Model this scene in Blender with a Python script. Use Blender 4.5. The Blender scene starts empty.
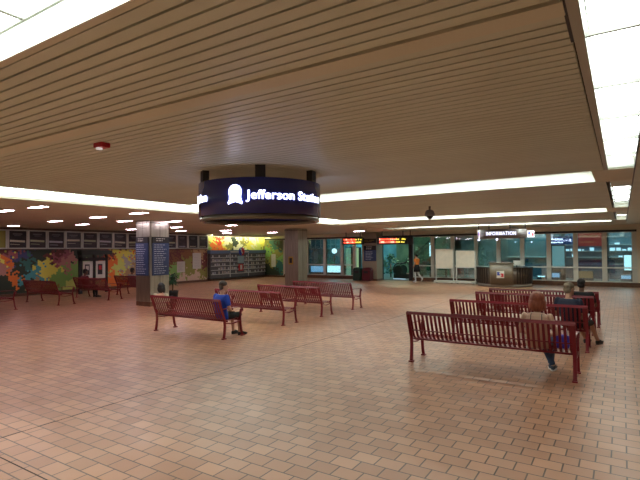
import bpy, bmesh, math, random
from mathutils import Vector, Matrix
random.seed(7)
S = bpy.context.scene
COL = S.collection
PI = math.pi
R = math.radians

# ---------------------------------------------------------------- camera
cd = bpy.data.cameras.new('camera')
cam = bpy.data.objects.new('camera', cd)
COL.objects.link(cam)
M3 = Matrix(((0.8414758818, 0.0189418172, 0.5399625430),
             (0.5402322946, -0.0143107893, -0.8413942412),
             (-0.0082102458, 0.9997181647, -0.0222751654)))
cam.matrix_world = Matrix.Translation((0, 0, 1.95)) @ M3.to_4x4()
cd.sensor_width = 36
cd.lens = 470.355 * 36 / 640
cd.clip_start = 0.05
S.camera = cam

# ---------------------------------------------------------------- world, exposure
w = bpy.data.worlds.new('world')
S.world = w
w.use_nodes = True
w.node_tree.nodes['Background'].inputs[0].default_value = (0.10, 0.22, 0.25, 1)
w.node_tree.nodes['Background'].inputs[1].default_value = 0.10
S.view_settings.view_transform = 'Standard'
S.view_settings.look = 'None'
S.view_settings.gamma = 1
S.view_settings.use_curve_mapping = False
S.view_settings.exposure = 0.46
S.cycles.use_denoising = True
LAMP = 13.0

# ---------------------------------------------------------------- helpers
def link(o, parent=None):
    COL.objects.link(o)
    if parent is not None:
        o.parent = parent
    return o

def props(o, label=None, cat=None, group=None, kind=None):
    if label: o['label'] = label
    if cat: o['category'] = cat
    if group: o['group'] = group
    if kind: o['kind'] = kind
    return o

def thing(name, label, cat, loc=(0, 0, 0), rz=0, group=None):
    o = bpy.data.objects.new(name, None)
    o.empty_display_size = 0.2
    link(o)
    o.location = loc
    o.rotation_euler = (0, 0, rz)
    return props(o, label, cat, group)

def dup(root, loc, rz, label, group=None):
    r = root.copy(); COL.objects.link(r)
    r.location = loc; r.rotation_euler = (0, 0, rz); r['label'] = label
    if group: r['group'] = group
    for ch in list(root.children):
        c = ch.copy(); COL.objects.link(c); c.parent = r
        for g in list(ch.children):
            d = g.copy(); COL.objects.link(d); d.parent = c
    return r

class MB:
    def __init__(s): s.bm = bmesh.new()
    def _tag(s, faces, mi):
        for f in faces: f.material_index = mi
    def box(s, x0, x1, y0, y1, z0, z1, mi=0, mat=None):
        n0 = len(s.bm.faces)
        vs = [s.bm.verts.new(p) for p in ((x0,y0,z0),(x1,y0,z0),(x1,y1,z0),(x0,y1,z0),(x0,y0,z1),(x1,y0,z1),(x1,y1,z1),(x0,y1,z1))]
        if mat is not None:
            for v in vs: v.co = mat @ v.co
        for q in ((3,2,1,0),(4,5,6,7),(0,1,5,4),(1,2,6,5),(2,3,7,6),(3,0,4,7)):
            f = s.bm.faces.new([vs[i] for i in q]); f.material_index = mi
        return s
    def ring(s, c, u, v, n):
        return [s.bm.verts.new(Vector(c) + Vector(u)*math.cos(2*PI*k/n) + Vector(v)*math.sin(2*PI*k/n)) for k in range(n)]
    def loft(s, rings, n=12, cap=True, mi=0):
        rr = [s.ring(*r, n) for r in rings]
        for a, b in zip(rr, rr[1:]):
            for k in range(n):
                f = s.bm.faces.new((a[k], a[(k+1) % n], b[(k+1) % n], b[k])); f.material_index = mi; f.smooth = True
        if cap:
            f = s.bm.faces.new(rr[0][::-1]); f.material_index = mi
            f = s.bm.faces.new(rr[-1]); f.material_index = mi
        return s
    def tube(s, pts, r, n=8, mi=0, cap=True):
        pts = [Vector(p) for p in pts]
        rs = r if isinstance(r, (list, tuple)) else [r]*len(pts)
        rings = []
        u = None
        for i, p in enumerate(pts):
            d = (pts[min(i+1, len(pts)-1)] - pts[max(i-1, 0)]).normalized()
            if u is None:
                a = Vector((0,0,1)) if abs(d.z) < 0.9 else Vector((1,0,0))
                u = d.cross(a).normalized()
            else:
                u = (u - d*u.dot(d)).normalized()
            v = d.cross(u)
            rings.append((p, u*rs[i], v*rs[i]))
        return s.loft(rings, n, cap, mi)
    def strap(s, pts, wdir, hw, th, mi=0):
        # flat bar following pts; wdir is the direction of its width
        pts = [Vector(p) for p in pts]; wd = Vector(wdir)
        prev = None
        for i, p in enumerate(pts):
            d = (pts[min(i+1, len(pts)-1)] - pts[max(i-1, 0)]).normalized()
            nrm = d.cross(wd).normalized()*th/2
            q = [s.bm.verts.new(p + a*wd*hw + b*nrm) for a, b in ((-1,-1),(1,-1),(1,1),(-1,1))]
            if prev:
                for k in range(4):
                    f = s.bm.faces.new((prev[k], prev[(k+1) % 4], q[(k+1) % 4], q[k])); f.material_index = mi
            else:
                s.bm.faces.new(q[::-1]).material_index = mi
            prev = q
        s.bm.faces.new(prev).material_index = mi
        return s
    def lathe(s, prof, n=24, c=(0,0,0), mi=0):
        return s.loft([(Vector(c)+Vector((0,0,z)), Vector((r,0,0)), Vector((0,r,0))) for r, z in prof], n, True, mi)
    def ball(s, c, r, sc=(1,1,1), n=12, m=8, mi=0):
        c = Vector(c)
        rings = []
        for k in range(m+1):
            a = -PI/2 + PI*(k+0.02*(k == 0)-0.02*(k == m))/m
            rings.append((c+Vector((0,0,r*sc[2]*math.sin(a))), Vector((max(r*sc[0]*math.cos(a),1e-4),0,0)), Vector((0,max(r*sc[1]*math.cos(a),1e-4),0))))
        return s.loft(rings, n, True, mi)
    def cap(s, p0, p1, r0, r1, n=12):
        # capsule with two radii
        p0, p1 = Vector(p0), Vector(p1)
        d = (p1-p0); L = d.length; d = d/L
        a = Vector((0,0,1)) if abs(d.z) < 0.9 else Vector((1,0,0))
        u = d.cross(a).normalized(); v = d.cross(u)
        rings = []
        for k in range(5):
            t = PI/2*k/4; rr = max(r0*math.sin(t), 1e-4)
            rings.append((p0 - d*r0*math.cos(t), u*rr, v*rr))
        for k in range(5):
            t = PI/2*k/4; rr = max(r1*math.cos(t), 1e-4)
            rings.append((p1 + d*r1*math.sin(t), u*rr, v*rr))
        return s.loft(rings, n)
    def band(s, cx, cy, r0, r1, z0, z1, a0, a1, n, mi=0):
        # curved wall between two radii
        full = abs(a1-a0) > 2*PI-1e-4
        cols = []
        for k in range(n if full else n+1):
            a = a0+(a1-a0)*k/n
            c, t = math.cos(a), math.sin(a)
            cols.append([s.bm.verts.new((cx+r*c, cy+r*t, z)) for r, z in ((r0,z0),(r1,z0),(r1,z1),(r0,z1))])
        m = len(cols)
        for k in range(n):
            A, B = cols[k], cols[(k+1) % m]
            for q in range(4):
                f = s.bm.faces.new((A[q], B[q], B[(q+1) % 4], A[(q+1) % 4])); f.material_index = mi; f.smooth = q in (1, 3)
        if not full:
            s.bm.faces.new(cols[0]).material_index = mi; s.bm.faces.new(cols[-1][::-1]).material_index = mi
        return s
    def build(s, name, mats, parent=None, smooth=False, bevel=0):
        bmesh.ops.recalc_face_normals(s.bm, faces=s.bm.faces)
        me = bpy.data.meshes.new(name)
        if smooth:
            for f in s.bm.faces: f.smooth = True
        s.bm.to_mesh(me); s.bm.free()
        for m in (mats if isinstance(mats, (list, tuple)) else [mats]): me.materials.append(m)
        o = bpy.data.objects.new(name, me)
        if bevel:
            b = o.modifiers.new('bevel', 'BEVEL'); b.width = bevel; b.segments = 2; b.limit_method = 'ANGLE'
        return link(o, parent)

def freeze(o, smooth=True):
    dg = bpy.context.evaluated_depsgraph_get()
    me = bpy.data.meshes.new_from_object(o.evaluated_get(dg))
    o.modifiers.clear()
    o.data = me
    if smooth:
        for p in me.polygons: p.use_smooth = True
    return o

def text_bm(body, size, extrude=0.004, spacing=1.0):
    cu = bpy.data.curves.new('lettering', 'FONT')
    cu.body = body; cu.size = size; cu.extrude = extrude; cu.space_character = spacing
    cu.offset = size*0.012
    cu.resolution_u = 3
    o = bpy.data.objects.new('lettering', cu)
    COL.objects.link(o)
    dg = bpy.context.evaluated_depsgraph_get()
    me = bpy.data.meshes.new_from_object(o.evaluated_get(dg))
    COL.objects.unlink(o); bpy.data.objects.remove(o)
    b = MB(); b.bm.from_mesh(me)
    return b

def text_flat(body, size, mat, parent, origin, xdir, center=True, name='lettering', extrude=0.004, width=None):
    b = text_bm(body, size, extrude)
    xs = [v.co.x for v in b.bm.verts]
    W = max(xs)-min(xs); x0 = min(xs)
    k = width/W if width else 1.0
    X = Vector(xdir).normalized(); Z = Vector((0,0,1)); N = X.cross(Z)
    O = Vector(origin)
    for v in b.bm.verts:
        x = (v.co.x-x0)*k - (W*k/2 if center else 0)
        v.co = O + X*x + Z*v.co.y + N*v.co.z
    return b.build(name, mat, parent)

# ---------------------------------------------------------------- materials
def mat(name, col, rough=0.6, metal=0.0, emit=None, es=0.0, spec=0.5):
    m = bpy.data.materials.new(name); m.use_nodes = True
    p = m.node_tree.nodes['Principled BSDF']
    p.inputs['Base Color'].default_value = (*col, 1)
    p.inputs['Roughness'].default_value = rough
    p.inputs['Metallic'].default_value = metal
    p.inputs['Specular IOR Level'].default_value = spec
    if emit:
        p.inputs['Emission Color'].default_value = (*emit, 1)
        p.inputs['Emission Strength'].default_value = es
    return m

def nz(m, scale, lo, hi, vec=None, rough=None, detail=4):
    # noise variation between two colours of the thing itself
    nt = m.node_tree; N = nt.nodes; L = nt.links
    p = N['Principled BSDF']
    tc = N.new('ShaderNodeTexCoord')
    mp = N.new('ShaderNodeMapping'); L.new(tc.outputs['Object'], mp.inputs[0])
    if vec: mp.inputs['Scale'].default_value = vec
    t = N.new('ShaderNodeTexNoise'); t.inputs['Scale'].default_value = scale; t.inputs['Detail'].default_value = detail
    L.new(mp.outputs[0], t.inputs['Vector'])
    r = N.new('ShaderNodeValToRGB')
    r.color_ramp.elements[0].position = 0.3; r.color_ramp.elements[1].position = 0.7
    r.color_ramp.elements[0].color = (*lo, 1); r.color_ramp.elements[1].color = (*hi, 1)
    L.new(t.outputs['Fac'], r.inputs[0]); L.new(r.outputs[0], p.inputs['Base Color'])
    if rough:
        mr = N.new('ShaderNodeMapRange'); mr.inputs['To Min'].default_value = rough[0]; mr.inputs['To Max'].default_value = rough[1]
        L.new(t.outputs['Fac'], mr.inputs['Value']); L.new(mr.outputs[0], p.inputs['Roughness'])
    return m

def floor_mat():
    m = bpy.data.materials.new('quarry_tile'); m.use_nodes = True
    nt = m.node_tree; N = nt.nodes; L = nt.links; p = N['Principled BSDF']
    g = N.new('ShaderNodeNewGeometry')
    br = N.new('ShaderNodeTexBrick')
    br.offset = 0.5; br.inputs['Scale'].default_value = 1.0
    br.inputs['Brick Width'].default_value = 0.242; br.inputs['Row Height'].default_value = 0.185
    br.inputs['Mortar Size'].default_value = 0.0075; br.inputs['Mortar Smooth'].default_value = 0.25
    br.inputs['Bias'].default_value = 0.0
    br.inputs['Color1'].default_value = (0.39, 0.190, 0.108, 1)
    br.inputs['Color2'].default_value = (0.52, 0.275, 0.162, 1)
    br.inputs['Mortar'].default_value = (0.10, 0.062, 0.042, 1)
    L.new(g.outputs['Position'], br.inputs['Vector'])
    no = N.new('ShaderNodeTexNoise'); no.inputs['Scale'].default_value = 0.55; no.inputs['Detail'].default_value = 5
    L.new(g.outputs['Position'], no.inputs['Vector'])
    rp = N.new('ShaderNodeValToRGB')
    rp.color_ramp.elements[0].position = 0.32; rp.color_ramp.elements[0].color = (0.86, 0.80, 0.78, 1)
    rp.color_ramp.elements[1].position = 0.7; rp.color_ramp.elements[1].color = (1.06, 1.03, 1.0, 1)
    L.new(no.outputs['Fac'], rp.inputs[0])
    mx = N.new('ShaderNodeMix'); mx.data_type = 'RGBA'; mx.blend_type = 'MULTIPLY'; mx.inputs[0].default_value = 1.0
    L.new(br.outputs['Color'], mx.inputs[6]); L.new(rp.outputs[0], mx.inputs[7])
    L.new(mx.outputs[2], p.inputs['Base Color'])
    n2 = N.new('ShaderNodeTexNoise'); n2.inputs['Scale'].default_value = 3.0; n2.inputs['Detail'].default_value = 3
    L.new(g.outputs['Position'], n2.inputs['Vector'])
    mr = N.new('ShaderNodeMapRange'); mr.inputs['To Min'].default_value = 0.26; mr.inputs['To Max'].default_value = 0.42
    L.new(n2.outputs['Fac'], mr.inputs['Value']); L.new(mr.outputs[0], p.inputs['Roughness'])
    bp = N.new('ShaderNodeBump'); bp.inputs['Strength'].default_value = 0.35; bp.inputs['Distance'].default_value = 0.004
    iv = N.new('ShaderNodeMath'); iv.operation = 'SUBTRACT'; iv.inputs[0].default_value = 1.0
    L.new(br.outputs['Fac'], iv.inputs[1]); L.new(iv.outputs[0], bp.inputs['Height']); L.new(bp.outputs[0], p.inputs['Normal'])
    return m

def glass_mat(name, tint, refl=0.20):
    m = bpy.data.materials.new(name); m.use_nodes = True
    nt = m.node_tree; N = nt.nodes; L = nt.links
    N.remove(N['Principled BSDF'])
    out = N['Material Output']
    a = N.new('ShaderNodeBsdfTransparent'); a.inputs[0].default_value = (*tint, 1)
    b = N.new('ShaderNodeBsdfGlossy'); b.inputs['Roughness'].default_value = 0.03; b.inputs[0].default_value = (0.9, 0.95, 0.95, 1)
    mx = N.new('ShaderNodeMixShader'); mx.inputs[0].default_value = refl
    L.new(a.outputs[0], mx.inputs[1]); L.new(b.outputs[0], mx.inputs[2]); L.new(mx.outputs[0], out.inputs[0])
    return m

def emit_mat(name, col, s):
    m = mat(name, (0.8, 0.8, 0.8), 0.5, emit=col, es=s)
    return m

M = {}
M['floor'] = floor_mat()
M['joint'] = mat('joint', (0.035, 0.025, 0.02), 0.8)
M['slat'] = nz(mat('slat', (0.62, 0.50, 0.33), 0.42), 1.3, (0.575, 0.625, 0.525), (0.645, 0.70, 0.59), vec=(0.3, 2, 1))
M['slat_void'] = mat('slat_void', (0.025, 0.02, 0.015), 0.9)
M['plaster'] = nz(mat('plaster', (0.5, 0.4, 0.27), 0.55), 0.8, (0.56, 0.53, 0.42), (0.64, 0.60, 0.48))
M['soffit'] = mat('soffit', (0.66, 0.66, 0.54), 0.55)
M['white'] = mat('white_paint', (0.80, 0.82, 0.76), 0.5)
M['wallpaint'] = nz(mat('wall_paint', (0.35, 0.30, 0.22), 0.6), 1.0, (0.48, 0.44, 0.34), (0.56, 0.52, 0.41))
M['diff'] = emit_mat('lamp_diffuser', (0.90, 1.0, 0.92), LAMP)
M['diff_near'] = emit_mat('near_diffuser', (0.90, 1.0, 0.92), LAMP*0.42)
M['diff_left'] = emit_mat('left_diffuser', (0.90, 1.0, 0.92), LAMP*0.75)
M['diff_chan'] = emit_mat('channel_diffuser', (0.92, 1.0, 0.92), LAMP*0.50)
M['diff_far'] = emit_mat('far_diffuser', (0.90, 1.0, 0.92), LAMP*1.6)
M['down'] = emit_mat('downlight_diffuser', (1.0, 0.80, 0.93), 30.0)
M['wash'] = emit_mat('wash_tube', (1.0, 0.93, 0.62), 22.0)
M['dark'] = mat('dark_metal', (0.02, 0.02, 0.022), 0.4)
M['black'] = mat('black', (0.012, 0.012, 0.014), 0.5)
M['alu'] = mat('aluminium', (0.68, 0.70, 0.64), 0.35, 0.25)
M['steel'] = nz(mat('brushed_steel', (0.5, 0.46, 0.38), 0.4, 0.9), 3, (0.34, 0.33, 0.27), (0.48, 0.46, 0.38), vec=(6, 6, 0.5), rough=(0.28, 0.42))
M['kick'] = nz(mat('brown_granite', (0.12, 0.055, 0.03), 0.35), 8, (0.10, 0.045, 0.025), (0.17, 0.08, 0.045))
M['red'] = mat('red_enamel', (0.19, 0.008, 0.018), 0.32)
M['glass'] = glass_mat('glass', (0.74, 0.86, 0.84))
M['clear'] = glass_mat('poster_glass', (0.92, 0.95, 0.95), 0.08)
M['navy'] = mat('navy_panel', (0.03, 0.06, 0.15), 0.45)
M['navygloss'] = mat('navy_gloss', (0.03, 0.04, 0.24), 0.16)
M['textw'] = mat('white_lettering', (0.55, 0.62, 0.72), 0.5)
M['led_white'] = emit_mat('lit_white', (0.62, 0.68, 1.0), 4.0)
M['led_red'] = emit_mat('led_red', (1.0, 0.05, 0.015), 3.2)
M['led_amber'] = emit_mat('led_amber', (0.75, 0.62, 0.03), 1.6)
M['led_hot'] = emit_mat('led_hot', (1.0, 0.30, 0.18), 3.0)
M['paper'] = mat('paper', (0.62, 0.62, 0.55), 0.7)
M['cream'] = nz(mat('map_paper', (0.55, 0.50, 0.38), 0.6), 5, (0.72, 0.70, 0.58), (0.82, 0.77, 0.64))
M['brownpanel'] = nz(mat('brown_laminate', (0.10, 0.075, 0.05), 0.35), 4, (0.085, 0.062, 0.042), (0.13, 0.095, 0.066))
M['slatdark'] = mat('dark_slat', (0.03, 0.02, 0.015), 0.4)
M['desktop'] = mat('desk_front', (0.15, 0.12, 0.08), 0.4)
M['stone'] = mat('stone_plinth', (0.24, 0.22, 0.19), 0.5)
M['signgrey'] = mat('sign_grey', (0.16, 0.14, 0.14), 0.4)
M['sred'] = mat('logo_red', (0.55, 0.02, 0.03), 0.4, emit=(0.8, 0.03, 0.05), es=0.8)
M['sblue'] = mat('logo_blue', (0.02, 0.05, 0.45), 0.4, emit=(0.03, 0.08, 0.8), es=0.8)
M['swhite'] = mat('logo_white', (0.8, 0.8, 0.85), 0.4, emit=(0.9, 0.92, 1.0), es=1.2)
M['dred'] = mat('printed_red', (0.5, 0.02, 0.03), 0.5)
M['dblue'] = mat('printed_blue', (0.02, 0.05, 0.35), 0.5)
M['binred'] = mat('bin_red', (0.09, 0.006, 0.012), 0.4)
M['bingreen'] = mat('bin_green', (0.008, 0.045, 0.03), 0.4)
M['leaf'] = nz(mat('leaf', (0.03, 0.08, 0.03), 0.5), 9, (0.015, 0.06, 0.03), (0.06, 0.20, 0.10))
M['darkleaf'] = mat('dark_leaf', (0.008, 0.014, 0.010), 0.5)
M['pot'] = mat('cream_pot', (0.48, 0.43, 0.31), 0.6)
M['skin'] = mat('skin', (0.50, 0.27, 0.18), 0.55)
M['skin_pale'] = mat('skin_pale', (0.62, 0.40, 0.29), 0.55)
M['skin_dark'] = mat('skin_dark', (0.16, 0.075, 0.045), 0.5)
M['redhair'] = nz(mat('red_hair', (0.25, 0.06, 0.03), 0.5), 30, (0.17, 0.035, 0.018), (0.33, 0.095, 0.045), vec=(1, 1, 0.2))
M['brownhair'] = nz(mat('brown_hair', (0.05, 0.03, 0.02), 0.6), 30, (0.035, 0.022, 0.016), (0.09, 0.06, 0.04))
M['fairhair'] = nz(mat('greying_hair', (0.14, 0.10, 0.07), 0.6), 25, (0.09, 0.06, 0.04), (0.22, 0.17, 0.11))
M['blackhair'] = mat('black_hair', (0.01, 0.008, 0.008), 0.5)
M['bluetee'] = mat('blue_cotton', (0.012, 0.06, 0.46), 0.8)
M['navytee'] = mat('navy_cotton', (0.010, 0.014, 0.035), 0.8)
M['blacktee'] = mat('black_cotton', (0.008, 0.008, 0.010), 0.8)
M['shorts'] = mat('dark_shorts', (0.018, 0.02, 0.02), 0.8)
M['jeans'] = mat('denim', (0.05, 0.085, 0.16), 0.8)
M['tan'] = mat('sand_cotton', (0.62, 0.42, 0.29), 0.8)
M['orange'] = mat('orange_cotton', (0.70, 0.20, 0.03), 0.8)
M['whitecloth'] = mat('white_cotton', (0.65, 0.68, 0.70), 0.8)
M['shoe'] = mat('black_shoe', (0.01, 0.01, 0.012), 0.45)
M['sneaker'] = mat('sneaker', (0.06, 0.09, 0.13), 0.5)
M['sole'] = mat('white_sole', (0.7, 0.7, 0.7), 0.5)
M['bag'] = mat('blue_bag', (0.05, 0.05, 0.45), 0.6)
M['alarm'] = mat('red_alarm', (0.45, 0.015, 0.03), 0.35)
M['lens'] = mat('clear_lens', (0.8, 0.8, 0.8), 0.1, emit=(1, 1, 1), es=0.3)

# ================================================================= SETTING
HC = 3.12          # underside of the slatted ceiling
def struct(name, mb, m, bevel=0):
    return props(mb.build(name, m, bevel=bevel), kind='structure')

struct('floor', MB().box(-23, 6, -6, 28, -0.1, 0), M['floor'])
b = MB(); b.box(-5.556, -5.544, -6, 28, 0.0, 0.0012); b.box(-23, -3.6, 2.154, 2.166, 0.0, 0.0012)
props(b.build('trim_1', M['joint']), kind='structure')

# --- slatted ceiling bays (real slats under a dark void)
XL, XR = -9.20, -0.215
def bay(name, y0, y1):
    b = MB()
    b.box(XL, XR, y0, y1, HC+0.06, HC+0.09, 1)
    y = y0
    while y + 0.04 < y1:
        b.box(XL, XR, y+0.0095, min(y+0.0955, y1), HC, HC+0.03, 0)
        y += 0.105
    props(b.build(name, [M['slat'], M['slat_void']]), kind='structure')
recesses = [1.06, 9.30, 17.35, 23.9]
bay('ceiling_slats_1', -6, 0.20)
bay('ceiling_slats_2', 1.40, 2.45)
bay('ceiling_slats_3', 2.62, 8.20)
bay('ceiling_slats_4', 9.66, 16.00)
bay('ceiling_slats_5', 17.70, 22.90)
b = MB()
b.box(XL, XR, 1.36, 1.40, HC, HC+0.2); b.box(XL, XR, 0.17, 0.20, HC, HC+0.2)
b.box(XL, XR, 2.46, 2.61, HC-0.012, HC+0.06)
for n0, f in ((8.20, 9.58), (16.0, 17.65), (22.9, 24.2)):
    b.box(XL, XR, n0, n0+0.03, HC, HC+0.2)
    b.box(XL, 0.17, f, f+0.08, HC-0.004, HC+0.2)
    b.box(-0.37, 0.17, n0, f, HC-0.002, HC+0.2)
b.box(XL, 0.17, 24.28, 28, HC, HC+0.2)
struct('trim_2', b, M['soffit'])
# lid over every recess, white recess cheeks
b = MB()
b.box(-23, 6, -6, 28, 3.36, 3.42)
struct('ceiling', b, M['plaster'])
b = MB()
for f in (1.36, 9.58, 17.65, 24.2):
    b.box(-10.63, -0.37, f-0.014, f-0.001, HC, 3.36)
b.box(-10.65, -10.636, -6, 18.2, HC, 3.36)
for n0, f in ((0.20, 1.34), (8.23, 9.56), (16.03, 17.63), (22.93, 24.18)):
    b.box(-10.63, -0.37, n0, f, 3.335, 3.36)
b.box(-10.63, -9.2, -6, 18.2, 3.335, 3.36)
struct('trim_3', b, M['white'])
# cheeks along the channel on the right and its cross beams
b = MB()
b.box(-0.222, -0.204, -6, 3.0, HC-0.002, HC+0.05)
b.box(-0.175, -0.16, 9.66, 16.0, HC-0.01, 3.36)
b.box(-0.175, -0.16, 17.7, 22.9, HC-0.01, 3.36)
struct('trim_4', b, M['dark'])
b = MB()
for k in range(13): b.box(-0.16, 0.17, 8.175-k*1.03-0.011, 8.175-k*1.03+0.011, HC+0.02, HC+0.05)
for k in range(6): b.box(-0.16, 0.17, 10.63+k*1.03, 10.655+k*1.03, HC+0.02, HC+0.05)
b.box(XL, -0.37, 1.30, 1.318, 3.255, 3.27)
for k in range(8): b.box(-0.39-k*1.22, -0.36-k*1.22, 0.2, 1.30, 3.262, 3.272)
b.box(-0.204, -0.150, -6, 8.2, HC-0.004, 3.36)
struct('trim_8', b, mat('channel_grey', (0.42, 0.44, 0.40), 0.5))
b = MB()
for y0, y1 in ((9.66, 10.6), (17.7, 19.6)):
    b.box(-0.15, 0.17, y0, y1, HC, 3.3)
b.box(0.19, 6, -6, 28, HC, 3.3)
struct('ceiling_right', b, M['slat'])
struct('trim_5', MB().box(0.17, 0.19, -6, 23.85, HC, 3.36), M['dark'])
# plain ceiling on the left, towards the mural
b = MB()
b.box(-23, -10.65, -6, 28, 3.08, 3.3)
b.box(-10.65, XL, 18.2, 22.9, 3.1, 3.3); b.box(-10.65, XL, 24.2, 28, 3.1, 3.3)
struct('ceiling_left', b, M['plaster'])

# --- walls
struct('wall_left', MB().box(-23.3, -23.0, -6, 28.3, -0.1, 3.4), M['wallpaint'])
struct('wall_right', MB().box(6, 6.2, -6, 28.3, -0.1, 3.4), M['wallpaint'])
struct('wall_front', MB().box(-23, 6, -6.2, -6, -0.1, 3.4), M['wallpaint'])
b = MB()
b.box(-23, 6, 28.0, 28.3, 2.84, 3.4)
b.box(-23, -21.1, 28.0, 28.3, 0, 2.84)
b.box(0.62, 6, 28.0, 28.3, 0, 2.84)
struct('wall_back', b, mat('header_paint', (0.78, 0.72, 0.58), 0.5))
struct('trim_6', MB().box(-23, 0.62, 27.93, 28.0, 2.76, 2.86), M['dark'])
b = MB()
for x0, x1 in ((-21.1, -15.3), (-11.05, 0.62), (0.62, 6)):
    b.box(x0, x1, 27.9, 28.1, 0, 0.22)
b.box(-22.99, -21.1, 27.9, 28.0, 0, 0.12)
struct('baseboard_back', b, M['kick'])
struct('baseboard_left', MB().box(-23, -22.88, -6, 28, 0, 0.13), M['kick'])

b = MB(); b.box(-21.1, -15.4, 27.86, 27.9, 0.93, 0.99); b.box(-11.0, 0.62, 27.86, 27.9, 0.93, 0.99)
for x in (-21, -15.5, -10.9, -7.2, -3.3, 0.5): b.box(x-0.02, x+0.02, 27.88, 28.02, 0.94, 0.98)
struct('trim_9', b, mat('handrail_paint', (0.75, 0.75, 0.68), 0.3))
# --- glazing: one window thing per bay between the posts
mull = [-20.6, -19.1, -17.6, -16.2, -15.25, -13.35, -11.15, -9.78, -8.55, -7.17, -5.92, -4.66, -3.33, -2.06, -0.76, 0.52]
n = 0
for i in range(len(mull)-1):
    x0, x1 = mull[i], mull[i+1]
    if abs(x0+13.35) < 0.01:      # the open doorway to the escalator
        continue
    if abs(x0+15.25) < 0.01:
        continue
    n += 1
    b = MB()
    z0 = 0.22 if (x1 < -15.2 or x0 > -11.2) else 0.02
    hw = 0.11
    b.box(x0-hw, x0+hw, 28.0, 28.16, z0, 2.84); b.box(x1-hw, x1+hw, 28.01, 28.15, z0, 2.84)
    b.box(x0, x1, 28.02, 28.12, z0, z0+0.05); b.box(x0, x1, 28.02, 28.12, 2.74, 2.84)
    b.box(x0, x1, 28.0, 28.1, 0.92, 0.97)
    o = props(b.build('window_%d' % n, M['alu']), kind='structure')
    MB().box(x0+hw, x1-hw, 28.055, 28.065, z0+0.05, 2.74).build('pane', M['glass'], o)
b = MB()
b.box(-13.46, -13.16, 27.92, 28.2, 0, 2.84, 0); b.box(-11.3, -11.05, 27.92, 28.2, 0, 2.84, 0)
b.box(-13.16, -11.3, 27.95, 28.2, 2.55, 2.84, 0)
props(b.build('door_1', M['dark']), kind='structure')

# ================================================================= LAMPS
def lamp_proto(name, length, wid, diff, label, group, kind='strip'):
    t = thing(name, label, 'ceiling light', (0, 0, 0), 0, group)
    h = length/2 - 0.012
    MB().box(-h, h, -wid/2, wid/2, 0.02, 0.07).build('housing', M['white'], t)
    MB().box(-h+0.01, h-0.01, -wid/2+0.008, wid/2-0.008, 0.0, 0.02).build('diffuser', diff, t)
    return t
strips = {}
rows = [(1.06, 'lit ceiling tube in the bright trough crossing the ceiling nearest the camera', 'tubes of the nearest ceiling trough', 2),
        (9.28, 'lit ceiling tube in the trough passing behind the hanging round station sign', 'tubes of the trough behind the round sign', 1),
        (17.35, 'lit ceiling tube in the middle far trough beyond the dome camera', 'tubes of the second far trough', 1),
        (23.9, 'lit ceiling tube in the last trough above the information desk and glass wall', 'tubes of the last trough before the glass wall', 1)]
for y, lab, grp, _ in rows:
    for k in range(8):
        x = -0.38 - 0.61 - k*1.22
        loc = (x, {1.06: 1.21, 9.28: 9.15, 17.35: 17.15, 23.9: 23.72}[y], 3.30)
        key = 'near' if y < 2 else ('mid' if y < 12 else 'far')
        if key not in strips:
            strips[key] = lamp_proto('ceiling_light', 1.22, 0.25, M[{'near': 'diff_near', 'mid': 'diff', 'far': 'diff_far'}[key]], lab, grp); strips[key].location = loc
        else:
            dup(strips[key], loc, 0, lab, grp)
strip = lamp_proto('ceiling_light', 1.22, 0.25, M['diff_left'], 'lit ceiling tube in the long trough left of the round station sign', 'tubes of the long left trough')
strip.location = (-10.49, -2.12, 3.30); strip.rotation_euler.z = PI/2
for k in range(16):
    dup(strip, (-10.49, -0.9+k*1.22, 3.30), PI/2, 'lit ceiling tube in the long trough left of the round station sign', 'tubes of the long left trough')
for k in range(8):
    for j in (0, 1):
        if k == 0 and j == 0:
            pan = lamp_proto('ceiling_light', 1.22, 0.40, M['diff_near'], 'broad bright ceiling panel at the upper left, nearest the camera', 'broad panels of the nearest trough'); pan.location = (-0.99, 0.42, 3.29)
        else:
            dup(pan, (-0.99-k*1.22, 0.42+j*0.42, 3.29), 0, pan['label'])
chan = lamp_proto('ceiling_light', 1.03, 0.31, M['diff_chan'], '', '')
lab = 'square lit panel in the upper right ceiling channel before the first beam'
chan.location = (0.01, 7.66, 3.285); props(chan, lab, None, 'panels of the right ceiling channel, near run')
for k in range(1, 10):
    dup(chan, (0.01, 7.66-k*1.03, 3.285), PI/2, lab, 'panels of the right ceiling channel, near run')
chan.rotation_euler.z = PI/2
for k in range(5):
    dup(chan, (0.01, 11.15+k*1.03, 3.285), PI/2, 'lit ceiling panel in the right channel between the first and second crossing beams', 'panels of the right ceiling channel, middle run')
for k in range(3):
    dup(chan, (0.01, 20.15+k*1.03, 3.285), PI/2, 'lit ceiling panel in the right channel just before the glass wall', 'panels of the right ceiling channel, far run')

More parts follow.
